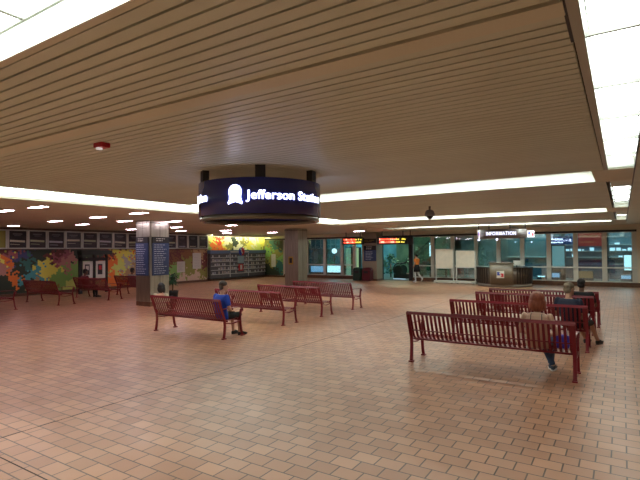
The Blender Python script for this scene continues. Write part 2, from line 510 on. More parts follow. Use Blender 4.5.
dl = None
for i, (x, y) in enumerate([(-13.6,5.9),(-11.9,5.9),(-16.8,8.9),(-18.0,10.6),(-20.9,9.4),(-13.9,8.7),(-15.0,10.4),(-11.6,8.5),(-13.8,11.6),(-20.2,14.4),(-17.1,14.5),(-19.9,17.2),(-14.0,14.9),(-17.8,18.4),(-15.2,20.9),(-17.8,22.4),(-20.4,21.2),(-13.0,24.5),(-18.4,25.2)]):
    if dl is None:
        dl = thing('downlight', 'slim pinkish downlight in the plain ceiling left of the long trough', 'ceiling light', (x, y, 3.055), 0, 'slim downlights of the left ceiling')
        MB().box(-0.34, 0.34, -0.115, 0.115, 0.0, 0.025).build('frame', M['soffit'], dl)
        MB().box(-0.31, 0.31, -0.09, 0.09, -0.004, 0.0).build('diffuser', M['down'], dl)
    else:
        dup(dl, (x, y, 3.055), 0, dl['label'])
t = thing('wall_wash_light', 'bright yellowish tube washing the upper mural above the timetable rack', 'wall light', (-22.6, 25.1, 3.02))
MB().box(-0.08, 0.08, -3.0, 3.0, 0.03, 0.06).build('housing', M['white'], t)
MB().box(0.08, 0.10, -3.0, 3.0, -0.06, 0.06).build('valance', M['soffit'], t)
MB().tube([(0, -2.95, 0), (0, 2.95, 0)], 0.022).build('tube', M['wash'], t)

# ================================================================= PILLARS
def pillar(x1, y0, sx, sy, label):
    t = thing('pillar', label, 'pillar', (x1-sx/2, y0+sy/2, 0))
    hx, hy = sx/2, sy/2
    b = MB(); b.box(-hx, hx, -hy, hy, 0.16, 3.08)
    b.build('cladding', M['steel'], t, bevel=0.03)
    b = MB()
    b.box(-0.006, 0.006, -hy-0.004, -hy+0.01, 2.5, 3.05); b.box(hx-0.01, hx+0.004, -0.006, 0.006, 0.18, 3.05)
    b.box(-hx-0.003, hx+0.003, -hy-0.003, hy+0.003, 2.98, 3.0)
    b.build('joint', M['dark'], t)
    MB().box(-hx+0.01, hx-0.01, -hy+0.01, hy-0.01, 0, 0.16).build('plinth', M['kick'], t)
    return t
pillar(-14.16, 10.85, 0.82, 0.84, 'wide brushed steel pillar carrying two tall navy directory boards')
pillar(-13.80, 19.45, 0.86, 0.82, 'plain brushed steel pillar behind the round sign, with a small gold plaque')

def rows_text(parent, origin, xdir, wid, z_top, z_bot, nrow, h, seed, m):
    rnd = random.Random(seed)
    X = Vector(xdir); N = X.cross(Vector((0,0,1)))
    O = Vector(origin); b = MB()
    Mt = Matrix((( X.x, N.x, 0, O.x), (X.y, N.y, 0, O.y), (0, 0, 1, 0), (0, 0, 0, 1)))
    for k in range(nrow):
        z = z_top - (z_top-z_bot)*k/(nrow-1)
        x = -wid/2
        end = wid/2*rnd.uniform(0.2, 0.8)
        while x < end:
            ww = rnd.uniform(0.05, 0.14)
            b.box(x, min(x+ww, end+0.02), 0.0, 0.004, z, z+h, 0, Mt)
            x += ww+0.03
    return b.build('lettering', m, parent)

# directory boards on the first pillar
def directory(label, origin, xdir, wid):
    t = thing('directory_board', label, 'sign', origin)
    X = Vector(xdir); N = X.cross(Vector((0,0,1)))
    Mt = Matrix(((X.x, N.x, 0, 0), (X.y, N.y, 0, 0), (0, 0, 1, 0), (0, 0, 0, 1)))
    MB().box(-wid/2, wid/2, 0.0, 0.035, 1.10, 2.27, 0, Mt).build('panel', M['navy'], t)
    MB().box(-wid/2, wid/2, 0.0, 0.04, 2.27, 2.49, 0, Mt).build('header', M['black'], t)
    o = N*0.041
    rows_text(t, o, xdir, wid*0.82, 2.19, 1.17, 14, 0.018, len(label), M['textw'])
    rows_text(t, o+N*0.001, xdir, wid*0.6, 2.41, 2.34, 2, 0.026, 5+len(label), M['paper'])
    return t
directory('tall navy directory board with black header on the left face of the steel pillar', (-14.585, 10.845, 0), (1, 0, 0), 0.70)
directory('tall navy directory board with black header on the right face of the steel pillar', (-14.155, 11.28, 0), (0, 1, 0), 0.72)
t = thing('plaque', 'small gold framed plaque on the left face of the plain steel pillar', 'plaque', (-14.25, 19.44, 1.45))
MB().box(-0.14, 0.14, -0.02, 0, -0.2, 0.2).build('frame', mat('brass', (0.6, 0.42, 0.10), 0.4, 0.6), t)
MB().box(-0.08, 0.08, -0.026, -0.02, -0.13, 0.13).build('face', M['dark'], t)

# ================================================================= HANGING ROUND SIGN
SX, SY, SR = -4.68, 5.60, 0.925
sg = thing('round_hanging_sign', 'dark blue hanging ring sign with lit white Jefferson Station lettering and bell', 'sign', (SX, SY, 0))
ZB, ZT = 2.46, 2.95
MB().band(0, 0, SR-0.05, SR, ZB, ZT, 0, 2*PI, 72).build('ring', M['navygloss'], sg)
MB().band(0, 0, SR-0.055, SR-0.02, ZB-0.07, ZB, 0, 2*PI, 72).build('lower_rim', mat('smoked_rim', (0.20, 0.18, 0.15), 0.2, 0.3), sg)
toc = math.atan2(-SY, -SX)     # direction from the ring's centre to the viewer's side of the hall
for da in (-69, 0, 60, 150, 215):
    a = toc + R(da)
    hx, hy = 0.86*math.cos(a), 0.86*math.sin(a)
    Mt = Matrix.Translation((hx, hy, 0)) @ Matrix.Rotation(a, 4, 'Z')
    MB().box(-0.045, 0.045, -0.07, 0.07, ZT-0.12, HC, 0, Mt).build('hanger', M['black'], sg)
base = text_bm('Jefferson Station', 0.172, 0.004)
xs = [v.co.x for v in base.bm.verts]; bw = max(xs)-min(xs); bx = min(xs)
tmp = bpy.data.meshes.new('x'); base.bm.to_mesh(tmp); base.bm.free()
TW = 1.27
for rep in range(3):
    off = toc + R(-12) + rep*2*PI/3
    lt = MB(); bell = MB(); n0 = 0
    lt.bm.from_mesh(tmp); lt.bm.verts.ensure_lookup_table()
    for v in lt.bm.verts[n0:]:
        a = off + (v.co.x-bx)/bw*TW/SR
        r = SR+0.008+v.co.z
        z = 2.655+v.co.y*1.0
        v.co = Vector((r*math.cos(a), r*math.sin(a), z))
    # bell emblem: crown, waist, flaring lip and clapper
    prof = [(-0.098, -0.115), (-0.105, -0.085), (-0.085, -0.06), (-0.082, -0.01), (-0.092, 0.05), (-0.085, 0.10), (-0.055, 0.135), (-0.02, 0.15),
            (0.02, 0.15), (0.055, 0.135), (0.085, 0.10), (0.092, 0.05), (0.082, -0.01), (0.09, -0.06), (0.105, -0.085), (0.098, -0.115), (0.05, -0.095), (0.0, -0.082), (-0.05, -0.095)]
    ca = off - R(9.5)
    for d in (0, 1):
        vs = []
        for x, z in prof:
            a = ca + x/SR
            r = SR+0.004+0.008*d
            vs.append(bell.bm.verts.new((r*math.cos(a), r*math.sin(a), 2.70+z)))
        bell.bm.faces.new(vs if d else vs[::-1])
    lt.build('lettering', M['led_white'], sg)
    bell.build('bell_emblem', M['led_white'], sg)
bpy.data.meshes.remove(tmp)

# ================================================================= BENCHES
def make_bench(L, label, group):
    t = thing('slatted_bench', label, 'bench', (0, 0, 0), 0, group)
    h = L/2
    back = [(-0.145, 0.865), (-0.125, 0.82), (-0.06, 0.66), (-0.01, 0.53), (0.03, 0.455), (0.085, 0.41)]
    seat = [(0.085, 0.41), (0.18, 0.392), (0.32, 0.398), (0.43, 0.42), (0.50, 0.42), (0.53, 0.385)]
    bb, bs = MB(), MB()
    n = int((L-0.12)/0.07)
    for k in range(n+1):
        x = -h+0.06+(L-0.12)*k/n
        bb.strap([(x, y, z) for y, z in back], (1, 0, 0), 0.0195, 0.009)
        bs.strap([(x, y, z) for y, z in seat], (1, 0, 0), 0.0195, 0.009)
    bb.build('backrest', M['red'], t); bs.build('seat', M['red'], t)
    MB().strap([(-h, -0.147, 0.865), (h, -0.147, 0.865)], (0, 0.30, 0.95), 0.026, 0.016).build('top_rail', M['red'], t)
    b = MB()
    b.tube([(-h, 0.10, 0.385), (h, 0.10, 0.385)], 0.017); b.tube([(-h, 0.515, 0.375), (h, 0.515, 0.375)], 0.017)
    b.tube([(-h, -0.035, 0.56), (h, -0.035, 0.56)], 0.010)
    b.build('seat_rail', M['red'], t)
    for s in (-1, 1):
        x = s*(h-0.02)
        b = MB(); b.strap([(x, -0.005, 0.02), (x, 0.015, 0.12), (x, 0.03, 0.28), (x, 0.02, 0.42), (x, -0.04, 0.58), (x, -0.10, 0.74), (x, -0.145, 0.875)], (1, 0, 0), 0.026, 0.03)
        b.box(x-0.036, x+0.036, -0.045, 0.045, 0, 0.022)
        b.build('rear_leg', M['red'], t)
        b = MB(); b.strap([(x, 0.60, 0.02), (x, 0.565, 0.12), (x, 0.54, 0.28), (x, 0.525, 0.42), (x, 0.545, 0.56), (x, 0.56, 0.62)], (1, 0, 0), 0.024, 0.028)
        b.box(x-0.036, x+0.036, 0.555, 0.645, 0, 0.022)
        b.build('front_leg', M['red'], t)
        b = MB(); b.strap([(x, -0.075, 0.655), (x, 0.05, 0.672), (x, 0.25, 0.665), (x, 0.45, 0.668), (x, 0.55, 0.655), (x, 0.60, 0.62), (x, 0.605, 0.575), (x, 0.575, 0.56)], (1, 0, 0), 0.027, 0.014)
        b.build('armrest', M['red'], t)
        MB().strap([(x, 0.03, 0.35), (x, 0.25, 0.315), (x, 0.535, 0.35)], (1, 0, 0), 0.018, 0.022).build('stretcher', M['red'], t)
    return t
GR = 'red slatted benches in the right hand rows'
GL = 'red slatted benches in the middle rows'
GW = 'red slatted benches near the mural'
b1 = make_bench(2.56, 'red slatted bench nearest the camera, with the red haired person on it', GR)
b1.location = (-1.87, 7.80, 0)
dup(b1, (-1.84, 10.12, 0), 0, 'red slatted bench second from the camera, person in navy at its right end')
dup(b1, (-1.83, 12.18, 0), 0, 'red slatted bench third from the camera, black haired person at its right end')
dup(b1, (-1.78, 13.42, 0), 0, 'red slatted bench farthest back in the right rows, nearest the information desk')
b2 = make_bench(2.34, 'red slatted bench with the person in bright blue at its right end', GL)
b2.location = (-8.60, 7.64, 0)
dup(b2, (-8.62, 9.83, 0), 0, 'empty red slatted bench just beyond the person in bright blue')
dup(b2, (-8.63, 11.70, 0), 0, 'empty red slatted bench in the middle rows, second from the far end')
dup(b2, (-8.62, 13.60, 0), 0, 'empty red slatted bench at the far end of the middle rows')
b3 = make_bench(2.35, 'red slatted bench by the mural, cut off by the left edge of the photo', GW)
b3.location = (-18.75, 7.40, 0)
dup(b3, (-18.72, 9.44, 0), 0, 'red slatted bench by the mural, complete one farthest to the left')
dup(b3, (-18.72, 11.45, 0), 0, 'red slatted bench in front of the dark poster stand by the mural')
dup(b3, (-18.35, 13.15, 0), 0, 'red slatted bench by the mural partly hidden behind the pillar with directory boards')
for k in (b3,):
    pass

# ================================================================= PEOPLE
def remeshed(mb, name, m, parent, vox=0.010, it=3):
    o = mb.build(name, m, parent)
    r = o.modifiers.new('r', 'REMESH'); r.mode = 'VOXEL'; r.voxel_size = vox
    s = o.modifiers.new('s', 'SMOOTH'); s.iterations = it; s.factor = 0.5
    return freeze(o)

def ell(b, c, u, v, w_, m=8, n=14):
    # ellipsoid by three half axes
    c, u, v, w_ = map(Vector, (c, u, v, w_))
    rings = []
    for k in range(m+1):
        a = -PI/2+PI*min(max(k/m, 0.01), 0.99)
        rings.append((c+w_*math.sin(a), u*math.cos(a), v*math.cos(a)))
    b.loft(rings, n)

def torso_rings(pts, grow=0.0):
    return [((x, y, z), (rx+grow, 0, 0), (0, (ry+grow)*cy, (ry+grow)*sy)) for x, y, z, rx, ry, cy, sy in pts]

def hand(b, wrist, d, palm_n, side, curl=0.5, s=1.0):
    # palm with five separate bent fingers; d = pointing direction, side = towards the thumb
    wrist, d, pn, sd = Vector(wrist), Vector(d).normalized(), Vector(palm_n).normalized(), Vector(side).normalized()
    k = wrist + d*0.085*s
    ell(b, wrist+d*0.045*s, sd*0.040*s, pn*0.017*s, d*0.055*s)
    for i, (o, L) in enumerate(((0.029, 0.072), (0.010, 0.080), (-0.010, 0.075), (-0.029, 0.060))):
        p = wrist + d*0.075*s + sd*o*s
        q = p + (d*math.cos(curl*0.5)+pn*math.sin(curl*0.5))*L*0.5*s
        e = q + (d*math.cos(curl*1.6)+pn*math.sin(curl*1.6))*L*0.5*s
        b.cap(p, q, 0.0095*s, 0.0085*s, 8); b.cap(q, e, 0.0085*s, 0.0070*s, 8)
    p = wrist+d*0.02*s+sd*0.03*s
    q = p+(d*0.6+sd*0.7).normalized()*0.04*s
    e = q+(d*0.9+sd*0.25+pn*0.3).normalized()*0.035*s
    b.cap(p, q, 0.012*s, 0.011*s, 8); b.cap(q, e, 0.011*s, 0.0085*s, 8)

def head_parts(b, c, fwd, up=(0,0,1), s=1.0):
    # skull, jaw, nose, ears, brow, lips, neck handled by caller
    c, f = Vector(c), Vector(fwd).normalized(); u = Vector(up); r = f.cross(u).normalized(); u = r.cross(f)
    ell(b, c+u*0.025*s, r*0.076*s, f*0.096*s, u*0.095*s)
    ell(b, c-u*0.045*s+f*0.022*s, r*0.058*s, f*0.070*s, u*0.075*s)
    ell(b, c+f*0.100*s-u*0.018*s, r*0.013*s, f*0.018*s, u*0.026*s, 6, 8)
    ell(b, c+f*0.088*s+u*0.015*s, r*0.045*s, f*0.010*s, u*0.010*s, 6, 8)
    ell(b, c+f*0.088*s-u*0.062*s, r*0.024*s, f*0.010*s, u*0.009*s, 6, 8)
    ell(b, c+f*0.078*s-u*0.098*s, r*0.024*s, f*0.020*s, u*0.018*s, 6, 8)
    for q in (-1, 1):
        ell(b, c+r*0.078*s*q-u*0.012*s, r*0.009*s, f*0.018*s, u*0.032*s, 6, 8)

def eyes(c, fwd, parent, s=1.0):
    c, f = Vector(c), Vector(fwd).normalized(); u = Vector((0,0,1)); r = f.cross(u).normalized()
    for q in (-1, 1):
        b = MB(); ell(b, c+f*0.087*s+r*q*0.031*s, r*0.013*s, f*0.008*s, u*0.007*s, 6, 8)
        b.build('eye', M['eye'], parent, smooth=True)
M['eye'] = mat('eye', (0.05, 0.03, 0.02), 0.2)

def shoe(parent, heel, d, m, sole, s=1.0):
    # heel on the floor, d = toe direction
    heel, d = Vector(heel), Vector(d).normalized(); sd = d.cross(Vector((0,0,1)))
    b = MB()
    Z = Vector((0,0,1))
    b.loft([(heel-d*0.03*s+Z*0.045*s, sd*0.026*s, Z*0.032*s), (heel+Z*0.055*s, sd*0.038*s, Z*0.048*s), (heel+d*0.07*s+Z*0.058*s, sd*0.042*s, Z*0.050*s),
            (heel+d*0.14*s+Z*0.042*s, sd*0.046*s, Z*0.034*s), (heel+d*0.20*s+Z*0.034*s, sd*0.044*s, Z*0.026*s), (heel+d*0.245*s+Z*0.028*s, sd*0.026*s, Z*0.016*s)], 12)
    o = b.build('shoe', m, parent, smooth=True)
    b = MB()
    b.loft([(heel+d*0.10*s+Z*(0.0+0.0), sd*0.047*s, d*0.145*s), (heel+d*0.10*s+Z*0.02*s, sd*0.047*s, d*0.145*s)], 16)
    b.build('sole', sole, o)
    return o

def seated(label, loc, rz, skin, hair_m, top_m, leg_m, shoe_m, sole_m, female=False, bare_legs=False, legs_out=0.0, lean=0.0, sleeve=True, look=(0, 1, 0), spread=0.10, ankle_cross=False, size=1.0, feet_dx=0.0, drop=0.0):
    """faces +Y in its own axes, origin on the floor below the seat's rear"""
    t = thing('person', label, 'person', loc, rz)
    t.scale = (size, size, size)
    sw = 0.192 if female else 0.208
    pz = 0.51
    ly = lean
    D = drop
    hip = Vector((0, 0.17, pz))
    chest = Vector((0, 0.085+ly*0.6, 0.86)); neck = Vector((0, 0.10+ly*0.9, 1.045-D)); head = neck+Vector((0, 0.035+ly*0.1, 0.155))
    tors = [(0, 0.20, 0.435, 0.16, 0.11, 1, 0), (0, 0.18, 0.50, 0.175, 0.125, 1, 0), (0, 0.135+ly*0.2, 0.62, 0.15, 0.105, 1, 0), (0, 0.10+ly*0.4, 0.76, sw*0.86, 0.115, 1, 0),
            (0, 0.09+ly*0.6, 0.88, sw*0.97, 0.115, 1, 0), (0, 0.09+ly*0.75, 0.97, sw*0.93, 0.085, 1, 0), (0, 0.095+ly*0.85, 1.015, sw*0.55, 0.06, 1, 0)]
    tors = [(p[0], p[1], p[2]-D)+p[3:] for p in tors]
    body = MB()
    body.loft(torso_rings(tors), 18)
    body.cap(neck-Vector((0, 0.01, 0.06)), neck+Vector((0, 0.02, 0.08)), 0.058 if not female else 0.050, 0.054 if not female else 0.047)
    HS = 1.1
    head_parts(body, head, look, s=HS)
    arms = []
    legs = []
    for q in (-1, 1):
        sh = Vector((q*sw*0.98, 0.09+ly*0.75, 0.965-D)); el = Vector((q*(sw+0.075), 0.13+ly*0.5, 0.70-D)); wr = Vector((q*0.13, 0.37, 0.615-D*0.5))
        arms.append((sh, el, wr))
        body.cap(sh, el, 0.050, 0.041); body.cap(el, wr, 0.040, 0.028)
        hand(body, wr, Vector((-q*0.35, 0.9, -0.12)), (0, -0.1, -1), (-q, -0.3, 0.1), 0.5)
        hp = Vector((q*0.085, 0.20, 0.50-D)); kn = Vector((q*spread*1.15, 0.60+legs_out*0.25, 0.51-legs_out*0.04)); ak = Vector((q*spread*(1.0 if not ankle_cross else -0.3), 0.62+legs_out*0.95, 0.095))
        if ankle_cross: ak.y += q*0.05
        ak.x += feet_dx; kn.x += feet_dx*0.5
        legs.append((hp, kn, ak))
        body.cap(hp, kn, 0.082, 0.055); body.cap(kn, ak, 0.053, 0.036)
        body.cap(ak, ak+Vector((0, 0.10, -0.045)), 0.034, 0.026)
    remeshed(body, 'body', skin, t, 0.0075, 2)
    # top
    c = MB()
    c.loft(torso_rings([p for p in tors if not (female and p[2] > 0.93-D)], 0.020), 18)
    for sh, el, wr in arms:
        if sleeve:
            mid = sh.lerp(el, 0.62); c.cap(sh, mid, 0.068, 0.062)
    remeshed(c, 'shirt', top_m, t, 0.012, 2)
    if female and not drop:
        for q in (-1, 1):
            MB().tube([(q*0.085, -0.03+ly*0.6, 0.90-0*D), (q*0.08, -0.005+ly*0.7, 0.985), (q*0.075, 0.09+ly*0.7, 1.02), (q*0.08, 0.19+ly*0.6, 0.93)], 0.006, 6).build('strap', M['black'], t)
    # trousers or shorts
    c = MB()
    c.loft(torso_rings(tors[:2], 0.018), 18)
    for hp, kn, ak in legs:
        c.cap(hp, kn, 0.095, 0.068)
        if not bare_legs:
            c.cap(kn, kn.lerp(ak, 0.93), 0.066, 0.050)
    remeshed(c, 'shorts' if bare_legs else 'trousers', leg_m, t, 0.012, 2)
    # hair
    f = Vector(look).normalized(); r = f.cross(Vector((0,0,1)))
    c = MB()
    if female:
        ell(c, head+Vector((0,0,0.050))-f*0.016, r*0.118, f*0.118, Vector((0,0,0.115)))
        ell(c, head-f*0.060-Vector((0,0,0.050)), r*0.125, f*0.068, Vector((0,0,0.130)))
        for q in (-1, 1): ell(c, head+r*q*0.098-Vector((0,0,0.05))-f*0.015, r*0.038, f*0.066, Vector((0,0,0.115)))
    else:
        ell(c, head+Vector((0,0,0.058))-f*0.012, r*0.093, f*0.108, Vector((0,0,0.088)))
        ell(c, head-f*0.055-Vector((0,0,0.010)), r*0.085, f*0.058, Vector((0,0,0.080)))
    remeshed(c, 'hair', hair_m, t, 0.009, 2)
    eyes(head, look, t, HS)
    for hp, kn, ak in legs:
        d = (ak-kn); d.z = 0
        dd = Vector((d.x*0.3, 1, 0))
        shoe(t, (ak.x, ak.y-0.01, 0), dd, shoe_m, sole_m)
    return t

seated('person with red hair and pale top with thin dark straps on the nearest bench', (-1.12, 7.83, 0), 0,
       M['skin_pale'], M['redhair'], M['tan'], M['jeans'], M['sneaker'], M['sole'], female=True, sleeve=False, look=(-0.15, 1, -0.05), spread=0.07, ankle_cross=True, size=0.95, feet_dx=0.14)
seated('person in navy shirt with short greying hair, legs stretched out beyond the second bench', (-0.92, 10.16, 0), R(-20),
       M['skin'], M['fairhair'], M['navytee'], M['shorts'], M['shoe'], M['shoe'], bare_legs=True, legs_out=0.48, look=(0.3, 1, 0), spread=0.12, size=0.97)
seated('person with black hair and black shirt, mostly hidden behind the person in navy', (-0.80, 12.22, 0), 0,
       M['skin_dark'], M['blackhair'], M['blacktee'], M['shorts'], M['shoe'], M['shoe'], look=(0.2, 1, 0), size=0.94)
seated('person in bright blue t-shirt and dark shorts sitting at a bench end', (-7.72, 7.66, 0), R(-8),
       M['skin'], M['brownhair'], M['bluetee'], M['shorts'], M['shoe'], M['shoe'], bare_legs=True, look=(0.45, 1, -0.05), lean=0.10, spread=0.12, size=0.95)
seated('person with thick dark hair and cream top sitting low before the directory pillar', (-12.0, 9.5, 0), R(20),
       M['skin'], M['blackhair'], M['pot'], M['shorts'], M['shoe'], M['shoe'], female=True, drop=0.35, lean=0.05, look=(0.2, 1, -0.2), size=0.98)
seated('person with black hair seated on the bench in front of the dark poster stand', (-19.45, 11.48, 0), 0,
       M['skin_dark'], M['blackhair'], M['binred'], M['shorts'], M['shoe'], M['shoe'], size=0.93)
seated('person with black hair in greyish top seated on the bench partly behind the directory pillar', (-18.6, 13.18, 0), 0,
       M['skin_dark'], M['blackhair'], M['stone'], M['shorts'], M['shoe'], M['shoe'], size=0.93)

t = thing('shoulder_bag', 'small blue bag on the nearest bench beside the red haired person', 'bag', (-0.80, 8.10, 0.425))
MB().box(-0.10, 0.10, -0.07, 0.07, 0.0, 0.20).build('body', M['bag'], t, bevel=0.03)
MB().tube([(-0.08, 0, 0.19), (-0.06, 0, 0.29), (0, 0, 0.33), (0.06, 0, 0.29), (0.08, 0, 0.19)], 0.008).build('handle', M['paper'], t)

def walker(loc, rz):
    # faces +Y in its own axes, mid stride, trailing heel lifted
    t = thing('person', 'person in orange top, dark skirt and white leggings walking past the glass wall', 'person', loc, rz)
    tors = [(0, 0, 0.80, 0.14, 0.10, 1, 0), (0, 0, 0.90, 0.165, 0.115, 1, 0), (0, 0.0, 1.04, 0.125, 0.09, 1, 0), (0, 0.015, 1.20, 0.15, 0.105, 1, 0),
            (0, 0.01, 1.33, 0.165, 0.09, 1, 0), (0, 0.0, 1.40, 0.13, 0.065, 1, 0), (0, 0, 1.43, 0.07, 0.05, 1, 0)]
    body = MB(); body.loft(torso_rings(tors), 18)
    body.cap((0, 0, 1.38), (0, 0.02, 1.49), 0.05, 0.047)
    hd = Vector((0, 0.035, 1.565)); head_parts(body, hd, (0.1, 1, 0))
    legs = []
    for q, kn, ak in ((-1, (-0.085, 0.07, 0.47), (-0.08, 0.02, 0.085)), (1, (0.085, -0.05, 0.48), (0.085, -0.36, 0.24))):
        hp = Vector((q*0.08, 0, 0.86)); kn = Vector(kn); ak = Vector(ak); legs.append((hp, kn, ak))
        body.cap(hp, kn, 0.080, 0.052); body.cap(kn, ak, 0.051, 0.034)
        fd = Vector((0, 0.10, -0.045)) if q < 0 else Vector((0, 0.05, -0.11))
        body.cap(ak, ak+fd, 0.033, 0.026)
    arms = []
    for q, el, wr in ((-1, (-0.21, -0.08, 1.12), (-0.19, 0.06, 0.92)), (1, (0.22, 0.06, 1.12), (0.17, 0.27, 1.08))):
        sh = Vector((q*0.165, 0, 1.355)); el = Vector(el); wr = Vector(wr); arms.append((sh, el))
        body.cap(sh, el, 0.045, 0.037); body.cap(el, wr, 0.036, 0.025)
        hand(body, wr, wr-el, (-q, 0, 0), (0, 1, 0.2), 0.5, 0.95)
    remeshed(body, 'body', M['skin'], t, 0.009, 2)
    c = MB(); c.loft(torso_rings(tors[2:6], 0.014), 18)
    for sh, el in arms: c.cap(sh, sh.lerp(el, 0.5), 0.056, 0.052)
    remeshed(c, 'shirt', M['orange'], t, 0.014, 2)
    c = MB(); c.loft([((0, 0, 1.05), (0.14, 0, 0), (0, 0.105, 0)), ((0, 0, 0.9), (0.185, 0, 0), (0, 0.14, 0)), ((0, -0.01, 0.62), (0.21, 0, 0), (0, 0.18, 0))], 18)
    c.build('skirt', M['blacktee'], t, smooth=True)
    c = MB()
    for hp, kn, ak in legs:
        c.cap(hp, kn, 0.088, 0.060); c.cap(kn, ak, 0.060, 0.042)
    remeshed(c, 'leggings', M['whitecloth'], t, 0.014, 2)
    c = MB(); ell(c, hd+Vector((0, -0.018, 0.035)), (0.086, 0, 0), (0, 0.094, 0), (0, 0, 0.092)); ell(c, hd+Vector((0, -0.095, 0.02)), (0.05, 0, 0), (0, 0.045, 0), (0, 0, 0.06))
    remeshed(c, 'hair', M['blackhair'], t, 0.01, 2)
    eyes(hd, (0.1, 1, 0), t)
    shoe(t, (-0.08, 0.01, 0), (0, 1, 0), M['sole'], M['sole'])
    b = MB()
    a = Vector((0.085, -0.36, 0.22))
    b.cap(a+Vector((0, -0.045, 0.0)), a+Vector((0, 0.075, -0.155)), 0.036, 0.030)
    b.build('shoe', M['sole'], t, smooth=True)
walker((-10.42, 27.0, 0), R(62))

# ================================================================= LEFT WALL
# mural of interlocking angular tiles, each tile one of the glaze colours
GL_ = {'mauve': (0.30, 0.09, 0.10), 'blue': (0.05, 0.06, 0.16), 'orange': (0.72, 0.17, 0.03), 'yellow': (0.72, 0.62, 0.10), 'teal': (0.06, 0.30, 0.33), 'greend': (0.03, 0.14, 0.12),
      'maroon': (0.13, 0.035, 0.03), 'pink': (0.42, 0.20, 0.16), 'green': (0.20, 0.40, 0.10), 'lime': (0.55, 0.62, 0.16), 'grey': (0.36, 0.36, 0.33), 'tan': (0.38, 0.25, 0.12),
      'dark': (0.025, 0.04, 0.025), 'olive': (0.22, 0.22, 0.05), 'brown': (0.19, 0.085, 0.035), 'pale': (0.50, 0.38, 0.28), 'red': (0.60, 0.06, 0.03), 'palelime': (0.80, 0.82, 0.45)}
GM = {k: mat('glaze_'+k, tuple(min(q*1.3, 0.85) for q in v), 0.4) for k, v in GL_.items()}
KEYS = list(GL_)
def mosaic(name, ylo, yhi, zlo, zhi, blobs, label, place, hexr=0.052, jit=0.52, seed=3):
    rnd = random.Random(seed)
    b = MB()
    dx = hexr*1.5; dz = hexr*math.sqrt(3)
    ny = int((yhi-ylo)/dx)+2; nzz = int((zhi-zlo)/dz)+2
    for i in range(ny):
        for j in range(nzz):
            cy = ylo+i*dx; cz = zlo+j*dz+(dz/2 if i % 2 else 0)
            best, bd = 'tan', 1e9
            wy = cy+0.16*math.sin(cz*7.1+cy*3.3)+0.09*math.sin(cy*17+cz*5); wz = cz+0.13*math.sin(cy*6.3-cz*4.0)+0.08*math.sin(cz*19+cy*11)
            for (by, bz, bn) in blobs:
                d = math.hypot(wy-by, (wz-bz)*1.25) * (1+rnd.uniform(-jit, jit))
                if d < bd: bd, best = d, bn
            pts = []
            for k in range(6):
                a = k*PI/3
                yy = min(max(cy+hexr*math.cos(a), ylo), yhi); zz = min(max(cz+hexr*math.sin(a), zlo), zhi)
                if not pts or (Vector((yy, zz))-Vector(pts[-1])).length > 1e-5: pts.append((yy, zz))
            if len(pts) > 1 and (Vector(pts[0])-Vector(pts[-1])).length < 1e-5: pts.pop()
            if len(pts) < 3 or len({p[0] for p in pts}) < 2 or len({p[1] for p in pts}) < 2: continue
            f = b.bm.faces.new([b.bm.verts.new(place(y, z)) for y, z in pts]); f.material_index = KEYS.index(best)
    bk = b
    return b
def panel(b, name, label, backing):
    me_mats = [GM[k] for k in KEYS]
    t = thing(name, label, 'mural')
    b.build('tiles', me_mats, t)
    backing.build('backing', M['wallpaint'], t)
    return t
BL = [(10.20,1.86,'mauve'),(10.53,1.72,'blue'),(10.12,1.51,'orange'),(9.80,1.69,'yellow'),(10.37,0.78,'orange'),(10.96,0.89,'teal'),(10.96,1.53,'greend'),(11.58,1.37,'yellow'),(11.86,1.13,'yellow'),(11.40,1.05,'teal'),(12.42,1.69,'mauve'),(12.09,1.89,'maroon'),(12.72,1.49,'pink'),(12.43,0.62,'green'),(13.12,0.98,'green'),(12.82,0.25,'lime'),(13.32,1.27,'green'),(15.20,1.42,'orange'),(15.26,0.41,'orange'),(15.55,1.14,'lime'),(15.73,1.63,'yellow'),(16.10,1.40,'grey'),(16.42,0.84,'tan'),(9.89,0.33,'dark'),(10.37,1.19,'dark'),(10.70,1.36,'dark'),(11.31,1.71,'dark'),(10.01,0.85,'dark'),(9.80,1.30,'pink'),(11.32,0.45,'tan'),(10.79,0.39,'dark'),(11.85,1.98,'dark'),(13.43,1.97,'dark'),(14.06,1.87,'dark'),(14.79,1.96,'maroon'),(9.92,2.00,'maroon'),(14.07,0.78,'green'),(11.77,0.18,'olive'),(14.51,0.24,'tan'),
      (17.2,1.7,'orange'),(17.4,1.0,'brown'),(18.2,0.5,'green'),(18.4,1.6,'maroon'),(19.42,1.56,'brown'),(19.96,1.80,'brown'),(20.36,1.30,'olive'),(20.44,0.66,'olive'),(21.01,0.13,'pale'),(19.80,0.20,'pale'),(21.27,1.66,'tan'),(21.70,0.61,'olive'),(19.49,0.71,'green'),(21.87,1.26,'maroon'),(20.6,0.3,'pale'),(19.7,1.75,'maroon'),(20.3,1.9,'brown')]
xf = -22.94
b = mosaic('m', 5.0, 22.0, 0.13, 2.10, BL, '', lambda y, z: (xf, y, z))
panel(b, 'mural', 'long colourful tiled mural on the left wall below the row of dark posters', MB().box(-22.975, xf-0.003, 5.0, 22.0, 0.13, 2.10))
BT = [(22.23,2.64,'lime'),(22.59,2.31,'orange'),(23.15,2.51,'red'),(23.34,2.11,'orange'),(23.92,2.59,'palelime'),(24.21,2.24,'olive'),(24.72,2.67,'dark'),(25.03,2.32,'palelime'),(25.55,2.54,'olive'),(26.09,2.25,'yellow'),(26.53,2.69,'palelime'),(27.10,2.32,'lime'),(27.80,2.63,'yellow'),(28.15,2.17,'olive'),(22.23,2.11,'green'),(23.72,2.31,'yellow'),(24.45,2.5,'dark'),(25.2,2.65,'palelime')]
